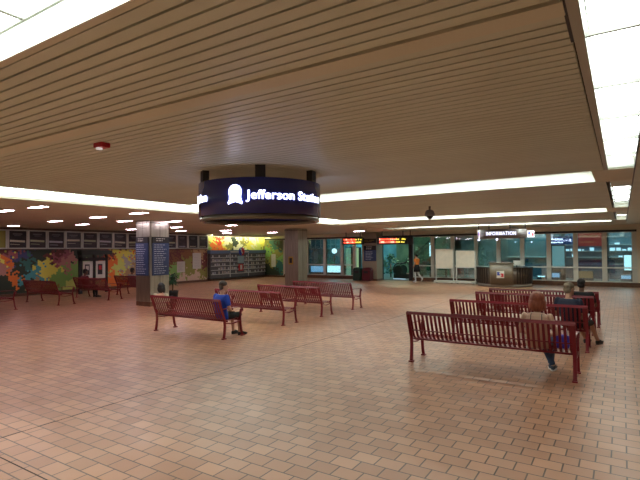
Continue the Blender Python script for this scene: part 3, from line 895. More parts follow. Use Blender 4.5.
b = mosaic('m', 22.12, 27.9, 0.13, 2.95, BT+[(24, 1, 'olive'), (26, 1, 'green'), (27.6, 1.0, 'olive')], '', lambda y, z: (xf, y, z), 0.06, 0.5, 5)
panel(b, 'mural', 'brightly lit yellow, orange and green mural above the timetable rack', MB().box(-22.975, xf-0.003, 22.12, 27.9, 0.13, 2.95))
BG = [(-22.8, 2.5, 'olive'), (-22.6, 1.9, 'green'), (-22.3, 1.2, 'olive'), (-22.7, 0.6, 'dark'), (-22.0, 2.3, 'greend'), (-21.7, 1.7, 'olive'), (-21.4, 2.5, 'dark'), (-21.5, 0.9, 'greend'), (-22.1, 0.3, 'dark'), (-21.3, 1.4, 'green')]
b = mosaic('m', -22.93, -21.2, 0.13, 2.75, BG, '', lambda y, z: (y, 27.94, z), 0.06, 0.5, 8)
panel(b, 'mural', 'dark green mural panel at the far corner, left of the glass wall', MB().box(-22.93, -21.2, 27.943, 27.97, 0.13, 2.75))

# framed posters in the high row
names = ['first', 'second', 'third', 'fourth', 'fifth', 'sixth', 'seventh', 'eighth', 'ninth', 'tenth', 'eleventh', 'twelfth', 'thirteenth', 'fourteenth']
pimg = [nz(mat('poster_print_%d' % k, (0.02, 0.02, 0.02), 0.35), 2.2+0.3*k, (0.010, 0.010, 0.014), (0.035+0.01*(k % 3), 0.03, 0.035), vec=(1, 1, 3)) for k in range(3)]
streak = [mat('poster_train', (0.65, 0.65, 0.5), 0.4), mat('poster_train_b', (0.50, 0.55, 0.35), 0.4), mat('poster_train_c', (0.55, 0.55, 0.6), 0.4)]
ltr = mat('poster_title', (0.16, 0.16, 0.17), 0.5)
rnd = random.Random(4)
MBH = MB()
MBH.box(-22.93, -22.75, 5.0, 22.12, 2.10, 2.13); MBH.box(-22.93, -22.75, 5.0, 22.12, 2.99, 3.08)
struct('trim_7', MBH, M['brownpanel'])
for k in range(-1, 14):
    y = 10.05+k*0.857
    lab = ('%s dark train poster from the left in the high row of pale frames' % names[k]) if k >= 0 else 'greenish framed panel at the left edge of the photo, before the row of dark posters'
    t = thing('framed_poster', lab, 'poster', (-22.94, y+0.42, 2.56), 0, 'framed posters in the high row')
    fb = MB()
    for a0, a1, z0, z1 in ((-0.41, 0.41, 0.385, 0.43), (-0.41, 0.41, -0.42, -0.375), (-0.41, -0.365, -0.375, 0.385), (0.365, 0.41, -0.375, 0.385)):
        fb.box(0, 0.08, a0, a1, z0, z1)
    fb.build('frame', M['alu'], t)
    MB().box(0.0, 0.035, -0.365, 0.365, -0.375, 0.385).build('print', pimg[k % 3] if k >= 0 else GM['olive'], t)
    if k >= 0:
        s = MB()
        if k < 11:
            z = rnd.uniform(-0.10, 0.0); tl = rnd.uniform(-0.05, 0.02)
            Mt = Matrix.Translation((0.036, 0, z)) @ Matrix.Rotation(tl, 4, 'X')
            s.box(0, 0.002, -0.32, 0.31, -0.045, 0.045, 0, Mt)
            s.box(0, 0.0025, -0.30, 0.1, -0.16, -0.14, 0, Mt)
        else:
            s.box(0.036, 0.038, -0.25, 0.25, -0.3, -0.27)
        s.build('train_picture', streak[k % 3], t)
        s = MB(); s.box(0.036, 0.038, -0.2, 0.2, 0.22, 0.27); s.box(0.036, 0.038, -0.14, 0.14, 0.16, 0.185)
        s.build('title', ltr, t)

# poster stand with two lit posters beside the mural
t = thing('poster_stand', 'dark upright stand with two white posters in front of the mural', 'poster stand', (-21.5, 13.25, 0), 0)
t.scale = (0.92, 0.80, 0.92)
ax = R(52)
Mt = Matrix.Rotation(ax-PI/2+R(0), 4, 'Z')
b = MB()
b.box(-0.05, 0.05, -0.95, -0.75, 0.0, 2.0); b.box(-0.05, 0.05, -0.05, 0.07, 0.0, 2.0); b.box(-0.05, 0.05, 0.75, 0.88, 0.0, 2.0)
b.box(-0.05, 0.05, -0.95, 0.88, 0.65, 0.75); b.box(-0.05, 0.05, -0.95, 0.88, 1.68, 1.85)
b.build('frame', M['black'], t)
b = MB(); b.box(-0.06, 0.34, -1.0, 0.95, 2.0, 2.22); b.build('canopy', M['darkleaf'], t)
for y0 in (-0.70, 0.12):
    o = MB().box(0.0, 0.035, y0, y0+0.6, 0.76, 1.66).build('poster', M['paper'], t)
    MB().box(0.036, 0.04, y0+0.1, y0+0.4, 0.95, 1.5).build('picture', M['dark'], o)
    MB().box(0.041, 0.044, y0+0.16, y0+0.34, 1.2, 1.42).build('emblem', M['dred'] if y0 > 0 else M['paper'], o)

# notices pinned left of the rack
for (y0, y1, z0, z1, lab) in ((19.5, 20.12, 0.67, 1.34, 'smaller white notice on the mural right of the directory pillar'), (20.75, 21.45, 0.85, 1.86, 'larger white notice on the mural next to the timetable rack')):
    t = thing('notice', lab, 'notice', (-22.93, (y0+y1)/2, z0))
    MB().box(0, 0.02, -(y1-y0)/2, (y1-y0)/2, 0, z1-z0).build('sheet', M['paper'], t)
    rows_text(t, (0.021, 0, 0), (0, 1, 0), (y1-y0)*0.7, z1-z0-0.1, 0.12, 9, 0.012, 3, mat('print_grey', (0.3, 0.3, 0.3), 0.6))
t = thing('notice', 'white notice on the dark green panel at the far corner', 'notice', (-22.1, 27.92, 0.75))
MB().box(-0.18, 0.22, -0.02, 0, 0, 0.95).build('sheet', M['paper'], t)
rows_text(t, (0, -0.021, 0), (1, 0, 0), 0.28, 0.85, 0.12, 9, 0.012, 6, M['signgrey'])

# timetable rack
rk = thing('timetable_rack', 'wide grey steel rack full of leaflets with a blue header and round emblem', 'leaflet rack', (-22.9, 24.8, 0))
b = MB(); b.box(-0.04, 0.22, -2.75, 2.85, 0.18, 1.98)
b.build('body', nz(mat('rack_steel', (0.13, 0.13, 0.13), 0.4, 0.4), 6, (0.085, 0.085, 0.09), (0.17, 0.165, 0.16), vec=(1, 3, 6)), rk)
MB().box(-0.02, 0.28, -2.8, 2.9, 1.80, 2.02).build('header', mat('rack_header', (0.13, 0.22, 0.36), 0.4), rk)
MB().box(-0.04, 0.30, -2.8, 2.9, 0.12, 0.18).build('plinth', M['dark'], rk)
b = MB()
for y in (-0.93, 0.95): b.box(0.2, 0.25, y-0.02, y+0.02, 0.18, 1.98)
b.build('divider', M['alu'], rk)
for k in range(5):
    MB().box(0.22, 0.30, -2.72, 2.82, 0.40+k*0.28, 0.43+k*0.28).build('shelf', M['alu'], rk)
b = MB()
MB().box(0.285, 0.29, -0.95, 0.95, 1.86, 1.95).build('header_label', M['paper'], rk)
MB().box(0.225, 0.31, -0.18, 0.38, 1.12, 1.62).build('blue_panel', mat('pale_blue_panel', (0.30, 0.45, 0.50), 0.5), rk)
MB().box(0.225, 0.31, -0.12, 0.32, 0.58, 1.04).build('red_poster', M['dred'], rk)
MB().box(0.312, 0.315, 0.0, 0.20, 0.66, 0.98).build('poster_print', M['paper'], rk)

def septa(parent, O, xdir, s, glow=True):
    """square emblem: left half blue, right half red, white S-shaped band between"""
    X = Vector(xdir).normalized(); N = X.cross(Vector((0,0,1))); O = Vector(O)
    Mt = Matrix(((X.x, N.x, 0, O.x), (X.y, N.y, 0, O.y), (0, 0, 1, O.z), (0, 0, 0, 1)))
    MB().box(-s/2, s/2, 0, 0.01, -s/2, s/2, 0, Mt).build('emblem_field', M['swhite'] if glow else M['paper'], parent)
    def shape(pts, y0, y1, m, nm):
        b = MB()
        lo = [b.bm.verts.new(Mt @ Vector((x*s, y0, z*s))) for x, z in pts]; hi = [b.bm.verts.new(Mt @ Vector((x*s, y1, z*s))) for x, z in pts]
        b.bm.faces.new(lo); b.bm.faces.new(hi[::-1])
        for k in range(len(pts)): b.bm.faces.new((lo[k], lo[(k+1) % len(pts)], hi[(k+1) % len(pts)], hi[k]))
        b.build(nm, m, parent)
    shape([(-0.42, 0.36), (-0.05, 0.36), (-0.16, 0.10), (-0.02, -0.02), (-0.06, -0.14), (-0.42, -0.14)], 0.01, 0.016, M['sblue'] if glow else M['dblue'], 'emblem_blue_half')
    shape([(0.42, -0.36), (0.05, -0.36), (0.16, -0.10), (0.02, 0.02), (0.06, 0.14), (0.42, 0.14)], 0.01, 0.016, M['sred'] if glow else M['dred'], 'emblem_red_half')
b = MB()
for z in (0,):
    pts = [(math.cos(2*PI*k/24)*0.30, math.sin(2*PI*k/24)*0.30) for k in range(24)]
for nm, m, a0, a1 in (('round_emblem_blue', M['dblue'], PI/2, 3*PI/2), ('round_emblem_red', M['dred'], -PI/2, PI/2)):
    b = MB()
    pts = [(math.cos(a0+(a1-a0)*k/12)*0.29, math.sin(a0+(a1-a0)*k/12)*0.29) for k in range(13)]
    lo = [b.bm.verts.new((0.29, 0.15-y*-1, 1.93+z)) for y, z in pts]; hi = [b.bm.verts.new((0.33, 0.15+y, 1.93+z)) for y, z in pts]
    b.bm.faces.new(lo[::-1]); b.bm.faces.new(hi)
    for k in range(13): b.bm.faces.new((lo[k], lo[(k+1) % 13], hi[(k+1) % 13], hi[k]))
    b.build(nm, m, rk)
b = MB(); b.strap([(0.335, 0.0, 2.12), (0.335, 0.12, 2.02), (0.335, 0.10, 1.92), (0.335, 0.22, 1.84), (0.335, 0.18, 1.74)], (0, 0.7, 0.7), 0.045, 0.006); b.build('round_emblem_band', M['paper'], rk)
lf = None
rnd = random.Random(9)
lm = [mat('leaflet_paper_%d' % i, c, 0.6) for i, c in enumerate(((0.6, 0.6, 0.6), (0.42, 0.44, 0.5), (0.55, 0.5, 0.42)))]
lp = []
for row in range(5):
    for k in range(30):
        y = 22.25+k*0.183
        if 24.50 < y < 25.30: continue
        if rnd.random() < 0.35: continue
        z = 0.435+row*0.28
        if not lp or len(lp) < 3:
            o = MB().box(0.0, 0.012, -0.055, 0.055, 0.0, 0.13+0.02*len(lp)).build('leaflet', lm[len(lp)])
            props(o, 'folded pale timetable leaflet standing in the grey steel rack', 'leaflet', 'timetable leaflets in the rack'); lp.append(o)
            o.location = (-22.66, y, z)
        else:
            o = rnd.choice(lp).copy(); COL.objects.link(o); o.location = (-22.66, y+rnd.uniform(-0.02, 0.02), z)

# ================================================================= SIGNS AT THE BACK
def led_board(x0, x1, y, z0, z1, label, seed):
    t = thing('departure_display', label, 'display', ((x0+x1)/2, y, z0))
    h = (x1-x0)/2; H = z1-z0
    MB().box(-h, h, 0, 0.22, 0, H).build('case', M['black'], t, bevel=0.015)
    for s in (-1, 1): MB().box(s*h*0.7-0.02, s*h*0.7+0.02, 0.09, 0.13, H, 3.1-z0).build('hanger', M['dark'], t)
    rnd = random.Random(seed)
    for m, f0, f1, nm in ((M['led_red'], -0.84, 0.30, 'red_digits'), (M['led_hot'], -0.84, 0.30, 'bright_digits'), (M['led_amber'], 0.32, 0.88, 'amber_digits')):
        b = MB()
        for r in range(2):
            zz = H*(0.56 if r == 0 else 0.20)
            x = f0*h
            while x < f1*h:
                ww = rnd.uniform(0.03, 0.06)
                if nm == 'red_digits' or rnd.random() < (0.8 if nm == 'amber_digits' else 0.3):
                    q = rnd.uniform(0.5, 1.0)
                    b.box(x, x+ww, -0.006 - (0.003 if nm != 'red_digits' else 0), 0.0, zz, zz+H*0.24*q)
                x += ww+0.022
        b.build(nm, m, t)
led_board(-15.0, -13.55, 26.0, 2.30, 2.78, 'hanging red and amber departure display above the green bin, left of the other one', 1)
led_board(-12.55, -10.62+0.0, 26.0, 2.28, 2.75, 'hanging red and amber departure display over the dark doorway, right of the other one', 2)
MB_ = MB(); MB_.box(-10.60, -10.30, 26.0, 26.2, 2.28, 2.75)
MB_.box(-10.47, -10.43, 26.08, 26.12, 2.75, 3.085)
o = MB_.build('blank_sign_box', M['black'], None); o.location = (0, 0, 0); props(o, 'plain black box hung right of the doorway departure display', 'sign box')
b = MB(); b.box(-0.02, 0.02, 26.08, 26.12, 2.75, 3.1); 

t = thing('platform_pier', 'beige square pier with black and blue signs between the two departure displays', 'pillar', (-13.6, 27.4, 0))
MB().box(-0.52, 0.52, -0.4, 0.45, 0.12, 3.079).build('cladding', mat('beige_panel', (0.34, 0.29, 0.21), 0.5), t)
MB().box(-0.54, 0.54, -0.42, 0.45, 0, 0.12).build('plinth', M['kick'], t)
t = thing('direction_sign', 'long black sign plate near the top of the beige pier', 'sign', (-13.6, 26.99, 2.4))
MB().box(-0.50, 0.50, -0.03, 0, 0, 0.27).build('plate', M['black'], t)
b = MB(); b.box(-0.38, -0.05, -0.034, -0.03, 0.15, 0.19); b.box(0.02, 0.36, -0.034, -0.03, 0.15, 0.19); b.box(-0.38, 0.2, -0.034, -0.03, 0.07, 0.10); b.build('lettering', mat('brass_letters', (0.25, 0.18, 0.05), 0.5), t)
t = thing('platform_sign', 'blue information sign with black top on the beige pier above the bins', 'sign', (-13.52, 26.99, 1.25))
MB().box(-0.44, 0.42, -0.03, 0, 0, 0.70).build('panel', M['navy'], t)
MB().box(-0.44, 0.42, -0.034, 0, 0.70, 0.98).build('header', M['black'], t)
rows_text(t, (0, -0.036, 0), (1, 0, 0), 0.62, 0.58, 0.10, 6, 0.03, 11, M['textw'])
rows_text(t, (0, -0.038, 0), (1, 0, 0), 0.55, 0.88, 0.76, 2, 0.045, 12, M['paper'])

def bin_(x, m, label):
    t = thing('rubbish_bin', label, 'bin', (x, 26.6, 0))
    b = MB(); b.box(-0.27, 0.27, -0.27, 0.27, 0.02, 0.70); b.build('body', m, t, bevel=0.03)
    b = MB(); b.loft([((0, 0, 0.70), (0.38, 0, 0), (0, 0.38, 0)), ((0, 0, 0.82), (0.30, 0, 0), (0, 0.30, 0)), ((0, 0, 0.86), (0.12, 0, 0), (0, 0.12, 0))], 4)
    l = b.build('lid', m, t); l.rotation_euler.z = PI/4
    MB().box(-0.14, 0.14, -0.285, -0.27, 0.50, 0.64).build('opening', M['black'], t)
bin_(-14.17, M['bingreen'], 'dark green rubbish bin left of the red one, under the left departure display')
bin_(-13.52, M['binred'], 'dark red rubbish bin beside the green one, below the blue sign')

# map stands
def map_stand(x0, x1, y, z0, z1, label):
    t = thing('map_stand', label, 'map stand', ((x0+x1)/2, y, 0))
    h = (x1-x0)/2
    MB().box(-h+0.04, h-0.04, -0.03, 0.02, z0+0.03, z1-0.03).build('map', M['cream'], t)
    b = MB()
    b.box(-h, h, -0.04, 0.04, z1-0.04, z1); b.box(-h, h, -0.04, 0.04, z0-0.02, z0+0.03)
    b.box(-h, -h+0.045, -0.04, 0.04, 0.05, z1); b.box(h-0.045, h, -0.04, 0.04, 0.05, z1)
    b.build('frame', M['alu'], t)
    b = MB(); b.box(-h-0.05, h+0.05, -0.2, 0.2, 0.03, 0.16)
    b.build('base', M['paper'], t)
    for s in (-1, 1): MB().box(s*(h-0.1)-0.03, s*(h-0.1)+0.03, -0.15, 0.15, 0.0, 0.035).build('foot', M['dark'], t)
map_stand(-9.22, -8.15, 26.9, 0.86, 1.98, 'taller framed cream map on a low white base, left one of the pair')
map_stand(-8.02, -6.92, 26.9, 0.92, 1.88, 'wider framed cream map on a low white base, next to the information desk')

# information desk
DX, DY, DR = -5.32, 26.45, 1.38
t = thing('information_desk', 'round dark slatted information desk with a raised front panel and emblem', 'desk', (DX, DY, 0))
fa = math.atan2(-DY, -DX)
MB().band(0, 0, DR-0.5, DR-0.03, 0.0, 0.16, 0, 2*PI, 48).build('plinth', M['stone'], t)
MB().band(0, 0, DR-0.12, DR-0.02, 0.16, 0.97, 0, 2*PI, 48).build('front', M['brownpanel'], t)
b = MB()
for k in range(56):
    a = k*2*PI/56
    Mt = Matrix.Rotation(a, 4, 'Z')
    if abs((a-fa-R(-4)+PI) % (2*PI)-PI) < R(26): continue
    b.box(DR-0.02, DR+0.015, -0.035, 0.035, 0.18, 0.96, 0, Mt)
b.build('slats', M['slatdark'], t)
MB().band(0, 0, DR-0.55, DR+0.04, 0.97, 1.01, 0, 2*PI, 48).build('counter_top', M['slatdark'], t)
MB().band(0, 0, DR-0.05, DR+0.06, 0.14, 1.20, fa-R(29), fa+R(18), 12).build('front_panel', M['desktop'], t)
MB().band(0, 0, DR-0.30, DR+0.09, 1.20, 1.25, fa-R(30), fa+R(19), 12).build('raised_ledge', M['desktop'], t)
ea = fa - R(7)
eo = Vector((math.cos(ea), math.sin(ea), 0))
septa(t, eo*(DR+0.075)+Vector((0, 0, 0.66)), (-eo.y, eo.x, 0), 0.36, False)
t = thing('desk_monitor', 'small monitor standing on the right side of the information desk', 'monitor', (-4.55, 25.75, 1.012))
MB().box(-0.17, 0.17, -0.02, 0.02, 0.08, 0.34).build('screen', M['alu'], t)
MB().box(-0.03, 0.03, -0.02, 0.02, 0.0, 0.10).build('stand', M['dark'], t)

# information sign over the desk
IX, IY = -4.95, 24.2
t = thing('information_sign', 'grey hanging curved sign with lit word INFORMATION above the round desk', 'sign', (IX, IY, 0))
SRad = 1.22
fi = math.atan2(-IY, -IX)
def arc_point(a, r, z): return (r*math.cos(a), r*math.sin(a), z)
MB().band(0, 0, SRad-0.08, SRad, 2.44, 2.88, fi-R(66), fi+R(66), 24).build('panel', M['signgrey'], t)
lb = text_bm('INFORMATION', 0.235, 0.003, 1.12)
xs = [v.co.x for v in lb.bm.verts]; W = max(xs)-min(xs); x0 = min(xs)
for v in lb.bm.verts:
    a = fi - R(34) + (v.co.x-x0)/W*R(64)
    v.co = Vector(arc_point(a, SRad+0.01+v.co.z, 2.60+v.co.y))
lb.build('lettering', emit_mat('info_letters', (0.72, 0.76, 1.0), 1.7), t)
vx = Vector((0.8415, 0.5402, 0)); vy = Vector((-0.5402, 0.8415, 0))
septa(t, vx*1.16-vy*0.60+Vector((0, 0, 2.66)), (0.90, 0.42, 0), 0.30)
septa(t, -vx*1.22-vy*0.35+Vector((0, 0, 2.66)), (0.35, -0.94, 0), 0.38)
for q in (-62, -28, 18, 62):
    a = fi+R(q)
    MB().tube([arc_point(a, SRad-0.04, 2.88), arc_point(a, SRad-0.04, 3.334 if IY+(SRad-0.04)*math.sin(a) < 24.18 else 3.12)], 0.022).build('rod', M['dark'], t)
for q in (-60, -10):
    b = MB(); b.ball(arc_point(fi+R(q), SRad-0.02, 2.40), 0.045); b.build('spot_lamp', M['led_white'], t, smooth=True)

# dome camera
t = thing('dome_camera', 'grey dome camera on a short stem hanging from the ceiling before the far troughs', 'camera', (-4.36, 12.30, 0))
MB().tube([(0, 0, 3.125), (0, 0, 3.0)], 0.03).build('stem', M['stone'], t)
MB().lathe([(0.08, 3.02), (0.11, 2.98), (0.135, 2.92), (0.135, 2.87), (0.12, 2.85)]).build('housing', mat('camera_grey', (0.26, 0.26, 0.28), 0.35), t)
MB().lathe([(0.09, 2.87), (0.075, 2.81), (0.05, 2.78), (0.01, 2.77)]).build('dome', M['black'], t)
# fire alarm strobe
t = thing('fire_alarm', 'small red fire alarm strobe with clear lens on the slatted ceiling', 'alarm', (-4.68, 2.97, HC))
MB().box(-0.075, 0.075, -0.055, 0.055, -0.05, 0.002).build('body', M['alarm'], t, bevel=0.01)
MB().box(-0.025, 0.02, -0.058, 0.0, -0.075, -0.05).build('lens', M['lens'], t, bevel=0.008)

# ================================================================= PLANTS
def plant(name, label, loc, n, h, spread, lm_, pot, seed, stem=0.0, lw=0.03):
    t = thing(name, label, 'plant', loc)
    rnd = random.Random(seed)
    if pot:
        pr, ph, pm = pot
        MB().lathe([(pr*0.72, 0), (pr*0.8, ph*0.1), (pr, ph*0.8), (pr*1.05, ph), (pr*0.9, ph), (pr*0.85, ph*0.9)], 20).build('pot', pm, t)
    else: ph = 0
    if stem: MB().tube([(0, 0, ph*0.8), (0.02, 0.01, ph+stem*0.5), (0, 0.02, ph+stem)], 0.025).build('stem', M['kick'], t)
    b = MB()
    for k in range(n):
        a = rnd.uniform(0, 2*PI); L = rnd.uniform(0.6, 1.0)
        d = Vector((math.cos(a), math.sin(a), 0)); up = rnd.uniform(0.35, 1.1)
        p0 = Vector((0, 0, ph*0.85+stem*rnd.uniform(0.5, 1.0)))
        pts = [p0+d*spread*L*tt + Vector((0, 0, h*L*(up*tt-0.75*tt*tt))) for tt in (0, 0.3, 0.6, 0.85, 1)]
        sd = d.cross(Vector((0, 0, 1)))
        prev = None
        for i, p in enumerate(pts):
            ww = lw*(0.5, 1, 1, 0.6, 0.05)[i]
            q = (b.bm.verts.new(p-sd*ww), b.bm.verts.new(p+Vector((0, 0, -0.008))), b.bm.verts.new(p+sd*ww))
            if prev:
                b.bm.faces.new((prev[0], prev[1], q[1], q[0])); b.bm.faces.new((prev[1], prev[2], q[2], q[1]))
            prev = q
    b.build('foliage', lm_, t)
    return t
plant('potted_plant', 'tall green leafed plant in a dark pot at the right side of the directory pillar', (-14.60, 12.2, 0), 90, 0.42, 0.26, M['leaf'], (0.22, 0.45, M['black']), 3, stem=0.62, lw=0.045)
# ================================================================= OUTSIDE THE GLASS
struct('ground_outside', MB().box(-30, 8, 28.3, 46, -0.1, 0), nz(mat('outside_paving', (0.10, 0.12, 0.12), 0.3), 1.2, (0.07, 0.09, 0.09), (0.14, 0.17, 0.17)))
struct('wall_outside', MB().box(-30, 8, 42, 42.3, -0.1, 6), nz(mat('outside_wall', (0.06, 0.13, 0.14), 0.5), 0.5, (0.03, 0.08, 0.09), (0.09, 0.19, 0.20)))
struct('ceiling_outside', MB().box(-30, 8, 28.3, 42, 4.2, 4.4), nz(mat('outside_ceiling', (0.10, 0.14, 0.13), 0.6), 0.7, (0.06, 0.10, 0.09), (0.14, 0.18, 0.16)))
struct('backdrop_outside_left', MB().box(-27, -15.2, 36, 36.2, 0, 4.2), nz(mat('teal_glow_backdrop', (0.10, 0.3, 0.33), 0.4), 0.9, (0.03, 0.10, 0.14), (0.16, 0.36, 0.40)))  # added backdrop; its teal stands in for the blue-teal glow outside
struct('wall_outside_middle', MB().box(-15.2, -10.6, 35, 35.2, 0, 4.2), nz(mat('green_partition', (0.1, 0.2, 0.1), 0.4), 1.4, (0.04, 0.09, 0.07), (0.14, 0.22, 0.15)))
struct('wall_outside_right', MB().box(-10.6, -3.6, 37, 37.2, 0, 4.2), nz(mat('grey_partition', (0.1, 0.2, 0.2), 0.4), 0.8, (0.08, 0.12, 0.13), (0.18, 0.24, 0.25), vec=(2, 1, 0.6)))
M['teal'] = emit_mat('teal_lit', (0.10, 0.45, 0.50), 0.9)
M['cyanlit'] = emit_mat('cyan_lit', (0.55, 0.85, 1.0), 1.6)
M['bluelit'] = emit_mat('blue_lit', (0.16, 0.40, 0.75), 0.9)
for i, (x, y, e, c, sx) in enumerate([(-19, 34, 90, (0.35, 0.8, 0.85), 4), (-13, 31.5, 60, (0.75, 1.0, 0.7), 3), (-8, 34, 70, (0.6, 0.9, 0.85), 4), (-3.5, 35, 90, (0.45, 0.78, 0.95), 4), (0, 33, 60, (0.5, 0.8, 0.95), 3)]):
    l = bpy.data.lights.new('outside_fill', 'AREA'); l.shape = 'RECTANGLE'; l.size = sx; l.size_y = 0.5; l.energy = e*2.3; l.color = c  # area lights without fixtures, added to tint and brighten the space beyond the glass
    o = bpy.data.objects.new('outside_fill', l); COL.objects.link(o); o.location = (x, y, 4.1)

def shop_sign(name, label, x0, x1, y, z0, z1, m, rows, tm, text=None):
    t = thing(name, label, 'sign', ((x0+x1)/2, y, z0))
    h = (x1-x0)/2
    MB().box(-h, h, 0, 0.12, 0, z1-z0).build('panel', m, t)
    rows_text(t, (0, -0.004, 0), (1, 0, 0), (x1-x0)*0.8, (z1-z0)*0.62, (z1-z0)*0.22, rows, 0.06, int(abs(x0)*10), tm)
    for s in (-1, 1): MB().box(s*h*0.8-0.02, s*h*0.8+0.02, 0.04, 0.08, z1-z0, 4.2-z0).build('hanger', M['dark'], t)
    return t
shop_sign('shop_sign', 'dark blue shop sign with white lettering outside the glass, left of the red banner', -3.95, -2.50, 32, 2.18, 2.68, mat('blue_sign', (0.02, 0.07, 0.22), 0.4, emit=(0.02, 0.08, 0.25), es=0.4), 2, M['led_white'])
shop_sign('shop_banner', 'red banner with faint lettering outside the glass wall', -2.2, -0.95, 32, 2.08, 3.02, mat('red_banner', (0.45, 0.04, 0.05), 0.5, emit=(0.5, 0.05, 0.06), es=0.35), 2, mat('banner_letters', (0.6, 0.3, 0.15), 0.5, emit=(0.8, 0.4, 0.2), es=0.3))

def kiosk(name, label, x0, x1, y, z0, z1, m, depth=0.4):
    t = thing(name, label, 'light box', ((x0+x1)/2, y, 0))
    h = (x1-x0)/2
    MB().box(-h-0.04, h+0.04, 0.01, depth, 0, z1+0.05).build('case', M['dark'], t)
    MB().box(-h, h, -0.012, 0.01, z0, z1).build('panel', m, t)
    return t
kiosk('light_box', 'tall pale blue lit panel outside, below the blue shop sign', -3.5, -2.85, 31, 0.8, 2.1, mat('pale_panel', (0.3, 0.5, 0.55), 0.5, emit=(0.22, 0.48, 0.58), es=0.55))
kiosk('light_box', 'small bright cyan panel at the right end of the glass wall', 0.08, 0.42, 31, 0.72, 1.56, M['cyanlit'])
kiosk('light_box', 'low blue lit panel outside, nearest the plain steel pillar', -20.3, -19.15, 30.3, 0.3, 0.76, M['bluelit'])
kiosk('light_box', 'low bright blue lit panel outside below the round lamp', -18.8, -17.5, 30.3, 0.3, 0.80, M['cyanlit'])
kiosk('light_box', 'narrow green lit panel outside, left of the beige pier', -17.55, -17.15, 31, 0.1, 2.12, emit_mat('green_lit', (0.20, 0.55, 0.40), 0.5))
kiosk('light_box', 'second narrow green lit panel outside, closest to the green bin', -16.9, -16.5, 31, 0.1, 2.12, emit_mat('green_lit_b', (0.35, 0.6, 0.25), 0.35))
t = thing('globe_lamp', 'round bluish white lamp shining outside the glass near the plain pillar', 'lamp', (-18.6, 31, 0))
MB().tube([(0, 0, 0), (0, 0, 1.6)], 0.04).build('post', M['dark'], t)
b = MB(); b.ball((0, 0, 1.9), 0.2); b.build('globe', emit_mat('globe', (0.6, 0.85, 1.0), 2.2), t, smooth=True)
t = thing('globe_lamp', 'slim vertical lit tube outside behind the walking person', 'lamp', (-11.0, 31, 0))
MB().tube([(0, 0, 0), (0, 0, 1.5)], 0.05).build('post', M['dark'], t)
MB().tube([(0, 0, 1.5), (0, 0, 2.4)], 0.05).build('tube', M['cyanlit'], t)
# shop counters
def shop(x0, x1, y, seed, label, tone, h=2.1):
    t = thing('shop_stall', label, 'shop', ((x0+x1)/2, y, 0))
    w2 = (x1-x0)/2; rnd = random.Random(seed)
    MB().box(-w2, w2, 0.3, 0.6, 0, 3.2).build('back_panel', mat('shop_back_%d' % seed, tone, 0.5), t)
    MB().box(-w2, w2, -0.2, 0.1, 0, 0.9).build('counter', mat('shop_counter_%d' % seed, (0.05, 0.10, 0.14), 0.4), t)
    for z in ((1.35, 1.75, 2.15) if seed > 1 else (1.35,)):
        MB().box(-w2, w2, 0.05, 0.3, z, z+0.04).build('shelf', M['alu'], t)
    b = MB()
    for z in (1.39, 1.79, 2.19):
        x = -w2+0.05
        while x < w2-0.2:
            ww = rnd.uniform(0.08, 0.3)
            if seed > 1 and rnd.random() < (0.6 if z > 1.7 and z < 2 else 0.25): b.box(x, x+ww, 0.1, 0.2, z, z+rnd.uniform(0.08, 0.22))
            x += ww+0.08
    if seed > 1: b.build('lit_goods', emit_mat('goods_%d' % seed, (0.5, 0.75, 1.0), 1.1), t)
shop(-7.0, -4.2, 36, 1, 'dim dark shop counter outside, behind the information desk', (0.05, 0.12, 0.13))
shop(-3.2, -0.9, 35, 2, 'shop counter with small lit goods outside, under the red banner', (0.05, 0.13, 0.20))
shop(-0.7, 1.4, 35, 3, 'pale blue shop counter outside, at the right end of the glass wall', (0.14, 0.22, 0.25))
def low_box(x0, x1, y, z0, z1, m, label):
    t = thing('display_case', label, 'display case', ((x0+x1)/2, y, 0))
    h = (x1-x0)/2
    MB().box(-h, h, 0, 0.5, 0.0, z1).build('case', mat('case_'+str(round(x0*100)), (0.05, 0.09, 0.13), 0.4), t)
    MB().box(-h+0.03, h-0.03, -0.01, 0.0, z0, z1-0.04).build('lit_front', m, t)
low_box(-4.2, -3.75, 30, 0.3, 0.42, M['cyanlit'], 'low lit display case outside, just right of the information desk')
low_box(-3.45, -3.0, 30, 0.3, 0.58, M['bluelit'], 'low blue display case outside, below the pale blue panel')
low_box(-2.1, -1.35, 30, 0.3, 0.72, mat('tan_goods', (0.5, 0.32, 0.18), 0.5, emit=(0.5, 0.3, 0.15), es=0.25), 'low tan display case outside, under the red banner')
low_box(-0.1, 0.4, 30, 0.3, 0.52, M['bluelit'], 'low blue display case outside at the right end')

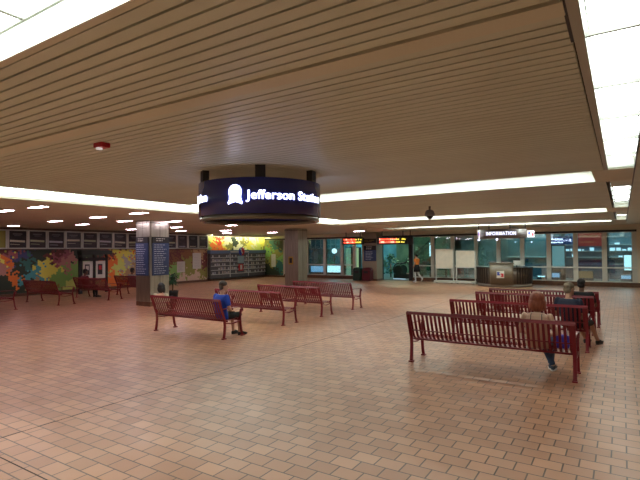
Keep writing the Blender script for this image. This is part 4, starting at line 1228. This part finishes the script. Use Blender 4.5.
# escalator seen through the doorway
t = thing('escalator', 'dark escalator with a looped black handrail beyond the doorway', 'escalator', (-12.6, 29.2, 0))
b = MB()
for s in (0.0, 0.9):
    b.box(-0.3, 1.4, s, s+0.06, 0.05, 0.35)
    b.loft([((0.0, s+0.03, 0.6), (0.30, 0, 0), (0, 0, 0.32)), ((0.0, s+0.045, 0.6), (0.30, 0, 0), (0, 0, 0.32))], 20)
b.build('balustrade', mat('balustrade', (0.035, 0.06, 0.05), 0.2), t)
for s in (0.03, 0.93):
    b = MB(); b.tube([(-0.1+0.55, s, 0.06)] + [(0.36*math.cos(a)*0.9, s, 0.62+0.42*math.sin(a)) for a in [R(q) for q in range(300, 60, -20)]] + [(0.5, s, 1.10), (1.3, s, 1.75), (2.4, s, 2.7)], 0.035)
    b.build('handrail', M['black'], t)
b = MB()
for k in range(9): b.box(0.3+k*0.28, 0.6+k*0.28, 0.08, 0.88, 0.02+k*0.2, 0.2+k*0.2)
b.build('steps', M['stone'], t)
MB().box(-0.35, 0.5, 0.05, 0.9, 0.0, 0.06).build('landing_plate', emit_mat('lit_comb', (0.4, 0.65, 0.8), 0.7), t)
# planting outside
def shrub(loc, r, h, seed, label):
    t = thing('shrub', label, 'shrub', loc)
    rnd = random.Random(seed); b = MB()
    for k in range(260):
        a = rnd.uniform(0, 2*PI); rr = r*math.sqrt(rnd.random()); z = h*(0.15+0.85*rnd.random())
        rr *= math.sin(min(z/h, 1)*PI*0.85+0.3)
        p = Vector((rr*math.cos(a), rr*math.sin(a), z)); d = Vector((rnd.uniform(-1, 1), rnd.uniform(-1, 1), rnd.uniform(-0.3, 1))).normalized()*0.16
        e = d.cross(Vector((rnd.uniform(-1, 1), rnd.uniform(-1, 1), rnd.uniform(-1, 1)))).normalized()*0.06
        q = [b.bm.verts.new(v) for v in (p, p+d*0.5+e, p+d, p+d*0.5-e)]
        b.bm.faces.new(q)
    b.build('foliage', M['leaf'], t)
    MB().tube([(0, 0, 0), (0, 0, h*0.6)], 0.05).build('stem', M['kick'], t)
shrub((-14.0, 31.2, 0), 0.8, 1.6, 1, 'green shrub outside seen through the dark doorway, left one')
shrub((-12.2, 31.6, 0), 0.9, 2.1, 2, 'green shrub outside seen through the dark doorway behind the escalator')
shrub((-10.3, 32.2, 0), 0.8, 2.7, 3, 'tall shrub outside seen over the left map')
shrub((-8.3, 32.4, 0), 0.8, 2.6, 4, 'tall shrub outside seen over the right map')
shrub((-20.0, 32.0, 0), 0.9, 2.0, 5, 'dark shrub outside behind the plain steel pillar')
shrub((-18.1, 32.6, 0), 0.8, 1.5, 6, 'dark shrub outside below the round lamp')
